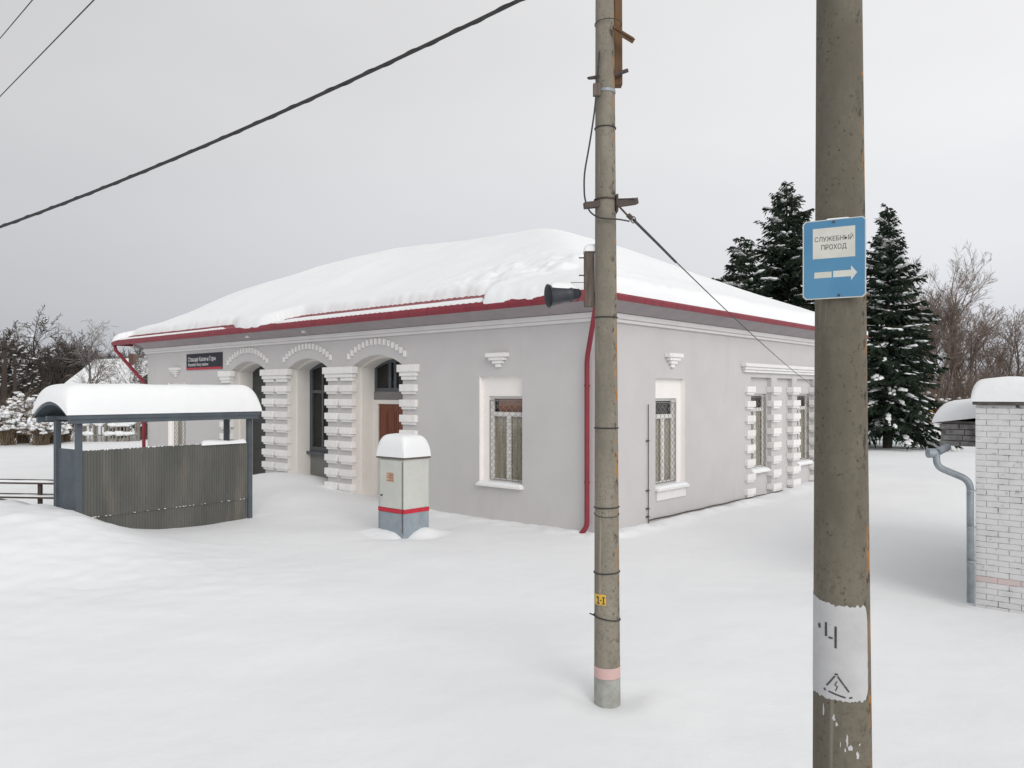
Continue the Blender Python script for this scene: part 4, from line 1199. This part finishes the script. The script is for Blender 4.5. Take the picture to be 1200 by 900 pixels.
bare_tree('bare_tree', atp(1192,62), 62, 8.6, 'leafless tree at the right edge above the brick outbuilding', 37, M['barkbrown'], .12, .55, 4, group=G1, nstem=4, kids=4, minr=.0085)
G2 = 'bare trees beyond the shelter'
bare_tree('bare_tree', atp(14,50), 50, 8.2, 'wide dark leafless tree at the left edge with snow on its low limbs', 41, M['bark'], .22, .75, 4, group=G2, snow=.22, nstem=3, kids=4, minr=.015, upb=.05)
bare_tree('bare_tree', atp(-14,47), 47, 7.8, 'dark leafless tree cut by the left edge of the picture', 46, M['bark'], .20, .75, 4, group=G2, snow=.22, nstem=3, kids=4, minr=.015, upb=.05)
bare_tree('birch_tree', atp(106,54), 54, 7.5, 'slender pale birch with drooping fine twigs above the shelter roof', 43, M['birch'], .10, .55, 4, group=G2, droop=.55, kids=4, minr=.006)
bare_tree('bare_tree', atp(160,50), 50, 6.2, 'small frosted tree behind the red downpipe at the station corner', 44, M['birch'], .09, .6, 4, group=G2, snow=.15, kids=4, minr=.008)
for i, (px_, Y_, H_, s_, lb) in enumerate(((62,75,7.6,51,'distant bare tree between the left-edge tree and the birch, nearer the left-edge tree'),(80,78,8.6,52,'distant bare tree just left of the birch'),(136,80,7.4,53,'distant bare tree above the ridge of the snowy house, right of the birch'))):
    bare_tree('bare_tree', atp(px_,Y_), Y_, H_, lb, s_, M['bark'], .13, .6, 3, group=G2, nstem=5, minr=.02, kids=5)

def thicket(name, x0, x1, y0, y1, hmin, hmax, n, seed, mat, r=.02, snow=0):
    rnd = random.Random(seed); q = MB(); sn = MB()
    for i in range(n):
        x = rnd.uniform(x0,x1); y = rnd.uniform(y0,y1); z = gz(x,y)-.1; H = rnd.uniform(hmin,hmax)*(.75+.5*abs(noise.noise(Vector((x*.25,y*.25,seed)))))
        l = Vector((rnd.gauss(0,.13),rnd.gauss(0,.13),1)); p = Vector((x,y,z))
        q.tube([p, p+l*H*.5, p+l*H+Vector((rnd.gauss(0,.1),0,0))], [r,r*.8,r*.4], 3, caps=False)
        for k in range(5):
            f = rnd.uniform(.25,.95); a = p+l*H*f; d = Vector((rnd.gauss(0,.5),rnd.gauss(0,.5),rnd.uniform(.3,1))).normalized()*H*.35*rnd.uniform(.5,1)
            q.tube([a, a+d*.6, a+d+Vector((rnd.gauss(0,.05),0,.05))], [r*.6,r*.5,r*.3], 3, caps=False)
            if rnd.random() < snow: sph(sn, a+d*.5, .16*rnd.uniform(.6,1.5), .16, .08*rnd.uniform(.6,1.3), .3, rnd, 6, 4)
    o = q.build(name, mat, None); o['kind'] = 'stuff'; o['label'] = 'tangle of leafless brown brush behind the snowfield'
    if sn.v:
        o2 = sn.build(name+'_snow', M['snowcap'], None, smooth=True); o2['kind'] = 'stuff'; o2['label'] = 'clumps of snow lying in the brush'
    return o
thicket('brush_thicket', 27, 46, 56, 68, 2.2, 4.6, 1900, 61, M['barkbrown'], .016, .02)
thicket('brush_undergrowth', 21, 34, 50, 55, .7, 1.8, 420, 62, M['barkbrown'], .02, .16)
thicket('left_brush', -62, -30, 70, 82, 2.6, 4.8, 1100, 63, M['bark'], .045)

# snowy shrubs at the left
G3 = 'snow-laden shrubs at the left'
def shrub(x, y, h, w, seed, label):
    rnd = random.Random(seed); z = gz(x,y)-.05
    t = thing('snowy_shrub', (x,y,z), label, 'shrub', G3); q = MB(); sn = MB()
    for i in range(170):
        az = rnd.random()*2*PI; L = h*rnd.uniform(.6,1.05); o_ = w*rnd.uniform(.1,1)
        p = Vector((x+rnd.gauss(0,.15),y+rnd.gauss(0,.15),z)); e = Vector((x+math.cos(az)*o_, y+math.sin(az)*o_, z+L*(1-.35*(o_/w)**2)))
        m = p.lerp(e,.5)+Vector((0,0,.15*h)); q.tube([p,m,e],[.018,.014,.008],3,caps=False)
        for k in range(3):
            a = m.lerp(e, rnd.random()); q.tube([a, a+Vector((rnd.gauss(0,.2),rnd.gauss(0,.2),rnd.uniform(.0,.3)))],[.01,.006],3,caps=False)
        if rnd.random() < .62:
            for _k in range(2):
                pz = m.lerp(e, rnd.uniform(.3,1)); sph(sn, pz+Vector((rnd.gauss(0,.06),rnd.gauss(0,.06),.03)), rnd.uniform(.05,.19), rnd.uniform(.05,.17), rnd.uniform(.03,.10), .42, rnd, 7, 5)
    q.build('stems', pm('shrub_twigs_%d'%seed, (.20,.15,.10),(.12,.09,.06),3,.95), t); o_ = sn.build('snow', M['snowcap'], t, smooth=True); o_['kind'] = 'stuff'
for i, (px_, Y_, h_, w_, lb) in enumerate(((8,40,1.9,1.3,'snow-laden shrub at the foot of the thick dark power pole, left edge'),(27,41,2.6,1.3,'largest snow-laden shrub, just right of the thin power pole'),(48,40,1.5,1.2,'low snow-laden shrub between the largest one and the shelter'),(76,42,2.0,1.2,'snow-laden shrub seen between the shelter posts'),(62,41,1.2,.9,'lowest snow-laden shrub, at the left shelter post'))):
    shrub(atp(px_,Y_), Y_, h_, w_, 70+i, lb)

# power poles at left
for (px_, Y_, top, r_, lb, wd) in ((5,46,5.8,.17,'thicker dark timber power pole at the left edge',1.0),(17.5,44,4.75,.10,'thinner dark power pole with a crossarm and insulators beside the thick one',.75)):
    x = atp(px_, Y_); g0 = gz(x, Y_)
    t = thing('power_pole', (x, Y_, g0), lb, 'pole', 'power poles at the left')
    q = MB(); q.tube([(x,Y_,g0-.3),(x,Y_,top)], [r_,r_*.75], 10); q.build('post', M['housewall'], t, smooth=True)
    q = MB(); q.box(WORLD, x-wd*.9, x+wd*.9, Y_-.06-r_, Y_-r_, top-.42, top-.32); q.build('crossarm', M['housewall'], t)
    for k in (-.8,-.35,.35,.8):
        q = MB(); q.tube([(x+k*wd,Y_-r_-.03,top-.32),(x+k*wd,Y_-r_-.03,top-.22),(x+k*wd,Y_-r_-.03,top-.12)], [.02,.055,.04], 8); q.build('insulator', M['fencegrey'], t)

# distant house
hx, hy = atp(112,64), 64
HD = math.radians(28)
FH = frame((hx, hy), (math.cos(HD), -math.sin(HD)), (math.sin(HD)*-1, -math.cos(HD)))
hs = thing('snowy_house', (hx, hy, 0), 'distant dark timber house with snow-covered gable roof and brick chimney behind the shelter', 'house')
g0 = gz(hx, hy); rz_, ez = 5.35, 3.0
q = MB(); q.box(FH, -4.2, 3.4, -6.0, 0, g0-.5, ez)
# gable triangle on the +a end
for a in (3.4, -4.2):
    b = len(q.v); q.v += [tuple(FH(a,0,ez)), tuple(FH(a,-6,ez)), tuple(FH(a,-3,rz_-.15))]; q.f.append((b,b+1,b+2))
q.build('wall', M['housewall'], hs)
q = MB()
for sgn in (0, 1):
    e_ = .7 if sgn == 0 else -6.7; zz_ = ez-.5
    q.hexa([FH(-4.7,e_,zz_),FH(4.1,e_,zz_),FH(4.1,-3,rz_-.12),FH(-4.7,-3,rz_-.12),FH(-4.7,e_,zz_+.1),FH(4.1,e_,zz_+.1),FH(4.1,-3,rz_),FH(-4.7,-3,rz_)])
rf = q.build('roof', M['housewall'], hs)
q = MB(); rows = []
for i in range(30):
    a = -4.75+8.9*i/29; rows.append([FH(a, .75-3.75*j/10*2 if j <= 10 else 0, 0) for j in range(0)] or [FH(a, .75-7.5*j/16, (ez-.4+ (rz_-ez+.5)*(1-abs(j-8)/8)) + .26*(1 if 0<j<16 and 0<i<29 else -.2)+.05*noise.noise(Vector((a,j*.5,3)))) for j in range(17)])
q.quad_grid(rows); q.build('roof_snow', M['snowcap'], hs, smooth=True)
q = MB(); q.box(FH, 1.2, 1.75, -2.6, -2.1, 4.6, 6.0); ch = q.build('chimney', M['chimney'], hs)
for a in (-3.0, -1.0, 1.2):
    q = MB(); q.box(FH, a, a+1.0, .01, .06, g0+1.0, g0+2.2); w = q.build('window', M['white'], hs)
    q = MB(); q.box(FH, a+.12, a+.46, .061, .07, g0+1.1, g0+2.1); q.box(FH, a+.54, a+.88, .061, .07, g0+1.1, g0+2.1); q.build('pane', M['black'], w)

# garden fence beyond the shelter
gf = thing('garden_fence', (atp(130,42), 42, 0), 'low grey garden fence with snow on it, seen under the shelter roof', 'fence')
xs_ = [atp(p, 42) for p in (98,111,124,137,150,162)]; g0 = gz(xs_[2], 42)
for i, x in enumerate(xs_):
    g1_ = gz(x, 42)
    q = MB(); q.box(WORLD, x-.07, x+.07, 41.93, 42.07, g1_-.2, g1_+1.15); q.build('post', M['fencegrey'], gf)
q = MB()
for z in (.35, .95): q.box(WORLD, xs_[0], xs_[-1], 41.90, 41.93, g0+z-.04, g0+z+.04)
q.build('rail', M['fencegrey'], gf)
q = MB(); x = xs_[0]
while x < xs_[-1]:
    q.box(WORLD, x-.03, x+.03, 41.87, 41.895, g0-.1, g0+.85+R.uniform(0,.12)); x += .2
q.build('pickets', M['fencegrey'], gf)
q = MB()
for i in range(26):
    x = R.uniform(xs_[0], xs_[-1]); sph(q, (x, 41.9, g0+R.choice((.9,1.0,.45))), R.uniform(.15,.4), .15, R.uniform(.06,.14), .3, R, 7, 5)
q.build('fence_snow', M['snowcap'], gf, smooth=True)
shrub(atp(140,44), 44, 1.7, 1.6, 81, 'snow-laden shrub behind the garden fence, between its middle posts')
shrub(atp(168,43), 43, 1.8, 1.1, 82, 'snow-laden shrub beside the red downpipe beyond the garden fence')

# green and red fences at the right
ge = thing('green_fence', (atp(1065,42), 42, 0), 'low turquoise picket fence half buried in snow beside the tall spruce', 'fence')
x = atp(1012,42)
q = MB(); i = 0
while x < atp(1092,42):
    hgt = .42+.12*R.random(); zg = gz(x, 42)
    pk = MB(); 
    q.box(WORLD, x-.022, x+.022, 41.98, 42.0, zg-.2, zg+hgt); x += .17; i += 1
q.build('pickets', M['greenfence'], ge)
q = MB(); zg = gz(atp(1050,42), 42); q.box(WORLD, atp(1012,42), atp(1092,42), 42.001, 42.03, zg+.22, zg+.26); q.build('rail', M['greenfence'], ge)
rf_ = thing('red_fence', (atp(1105,52), 52, 0), 'dark red board fence in the snow beyond the spruce', 'fence')
xa, xb = atp(1086,52), atp(1150,52); zt_ = EYE+(461-478)/930*52
q = MB(); q.box(WORLD, xa, xb, 51.98, 52.02, .4, zt_); q.build('boards', M['redfence'], rf_)
q = MB(); snow_slab(q, WORLD, xa, xb, 51.93, 52.07, lambda a,b: zt_, .08, .1, 30, 5, .03, .01, 6); q.build('fence_snow', M['snowcap'], rf_, smooth=True)
q = MB(); q.box(WORLD, atp(1086.5,52), atp(1092.5,52), 51.93, 51.96, EYE-23/930*52, EYE-17.5/930*52); tag(set_origin(q.build('yellow_plate', M['yellow'], None, bevel=.01), (atp(1089.5,52), 51.93, EYE-23/930*52)), 'small yellow plate at the left end of the dark red fence', 'sign')

# ------------------------------------------------------------------ camera, light, sky
cam = bpy.data.cameras.new('camera'); co = bpy.data.objects.new('camera', cam); COL.objects.link(co)
co.location = (0, 0, EYE); co.rotation_euler = (PI/2, 0, 0); cam.sensor_width = 36; cam.lens = 930/1200*36
cam.shift_y = 11/1200; cam.clip_end = 3000; cam.clip_start = .05
sc.camera = co
SUN_EL, SUN_AZ = 26, 158     # azimuth clockwise from +Y
sd = Vector((math.sin(math.radians(SUN_AZ))*math.cos(math.radians(SUN_EL)), math.cos(math.radians(SUN_AZ))*math.cos(math.radians(SUN_EL)), math.sin(math.radians(SUN_EL))))
sl = bpy.data.lights.new('sun', 'SUN'); sl.energy = 1.1; sl.angle = math.radians(40); sl.color = (1,.955,.90)
so_ = bpy.data.objects.new('sun', sl); COL.objects.link(so_); so_.rotation_euler = sd.to_track_quat('Z', 'Y').to_euler()
w = bpy.data.worlds.new('World'); sc.world = w; w.use_nodes = True; nt = w.node_tree; bg = nt.nodes['Background']
sky = N(nt, 'ShaderNodeTexSky'); sky.sky_type = 'NISHITA'; sky.sun_disc = False; sky.sun_elevation = math.radians(SUN_EL); sky.sun_rotation = math.radians(SUN_AZ)
sky.air_density = 1.0; sky.dust_density = 3.0
hs_ = N(nt, 'ShaderNodeHueSaturation'); hs_.inputs['Saturation'].default_value = .22; nt.links.new(sky.outputs[0], hs_.inputs['Color'])
# overcast layer: brighter overhead, soft cloud mottling
tc = N(nt, 'ShaderNodeTexCoord'); sep = N(nt, 'ShaderNodeSeparateXYZ'); nt.links.new(tc.outputs['Generated'], sep.inputs[0])
zr = N(nt, 'ShaderNodeValToRGB'); nt.links.new(sep.outputs['Z'], zr.inputs[0])
cr = zr.color_ramp; cr.elements[0].position = 0; cr.elements[0].color = (.52,.54,.585,1)
cr.elements[1].position = 1; cr.elements[1].color = (.66,.66,.66,1)
e = cr.elements.new(.12); e.color = (.60,.612,.64,1)
e = cr.elements.new(.30); e.color = (.705,.705,.715,1)
e = cr.elements.new(.6); e.color = (.70,.70,.70,1)
mp = N(nt, 'ShaderNodeMapping'); mp.inputs['Scale'].default_value = (1,1,3.2); nt.links.new(tc.outputs['Generated'], mp.inputs['Vector'])
nz = N(nt, 'ShaderNodeTexNoise'); nz.inputs['Scale'].default_value = 1.8; nz.inputs['Detail'].default_value = 6; nz.inputs['Roughness'].default_value = .5
nt.links.new(mp.outputs[0], nz.inputs['Vector'])
nr = N(nt, 'ShaderNodeMapRange'); nr.inputs['From Min'].default_value = .3; nr.inputs['From Max'].default_value = .7; nr.inputs['To Min'].default_value = .965; nr.inputs['To Max'].default_value = 1.035
nt.links.new(nz.outputs['Fac'], nr.inputs['Value'])
xr = N(nt, 'ShaderNodeMapRange'); xr.inputs['From Min'].default_value = -.6; xr.inputs['From Max'].default_value = .5; xr.inputs['To Min'].default_value = .74; xr.inputs['To Max'].default_value = 1.10
nt.links.new(sep.outputs['X'], xr.inputs['Value'])
mm = N(nt, 'ShaderNodeMath', operation='MULTIPLY'); nt.links.new(nr.outputs[0], mm.inputs[0]); nt.links.new(xr.outputs[0], mm.inputs[1])
m2 = N(nt, 'ShaderNodeMath', operation='MULTIPLY'); nt.links.new(mm.outputs[0], m2.inputs[0]); m2.inputs[1].default_value = 10.0
sc_ = N(nt, 'ShaderNodeVectorMath', operation='SCALE'); nt.links.new(zr.outputs[0], sc_.inputs[0]); nt.links.new(m2.outputs[0], sc_.inputs['Scale'])
out = mixc(nt, .90, hs_.outputs['Color'], sc_.outputs[0])
nt.links.new(out, bg.inputs['Color']); bg.inputs['Strength'].default_value = .10
vs = sc.view_settings; sc.display_settings.display_device = 'sRGB'; vs.view_transform = 'Standard'; vs.look = 'None'; vs.gamma = 1; vs.use_curve_mapping = False; vs.exposure = 0.27
sc.cycles.max_bounces = 6
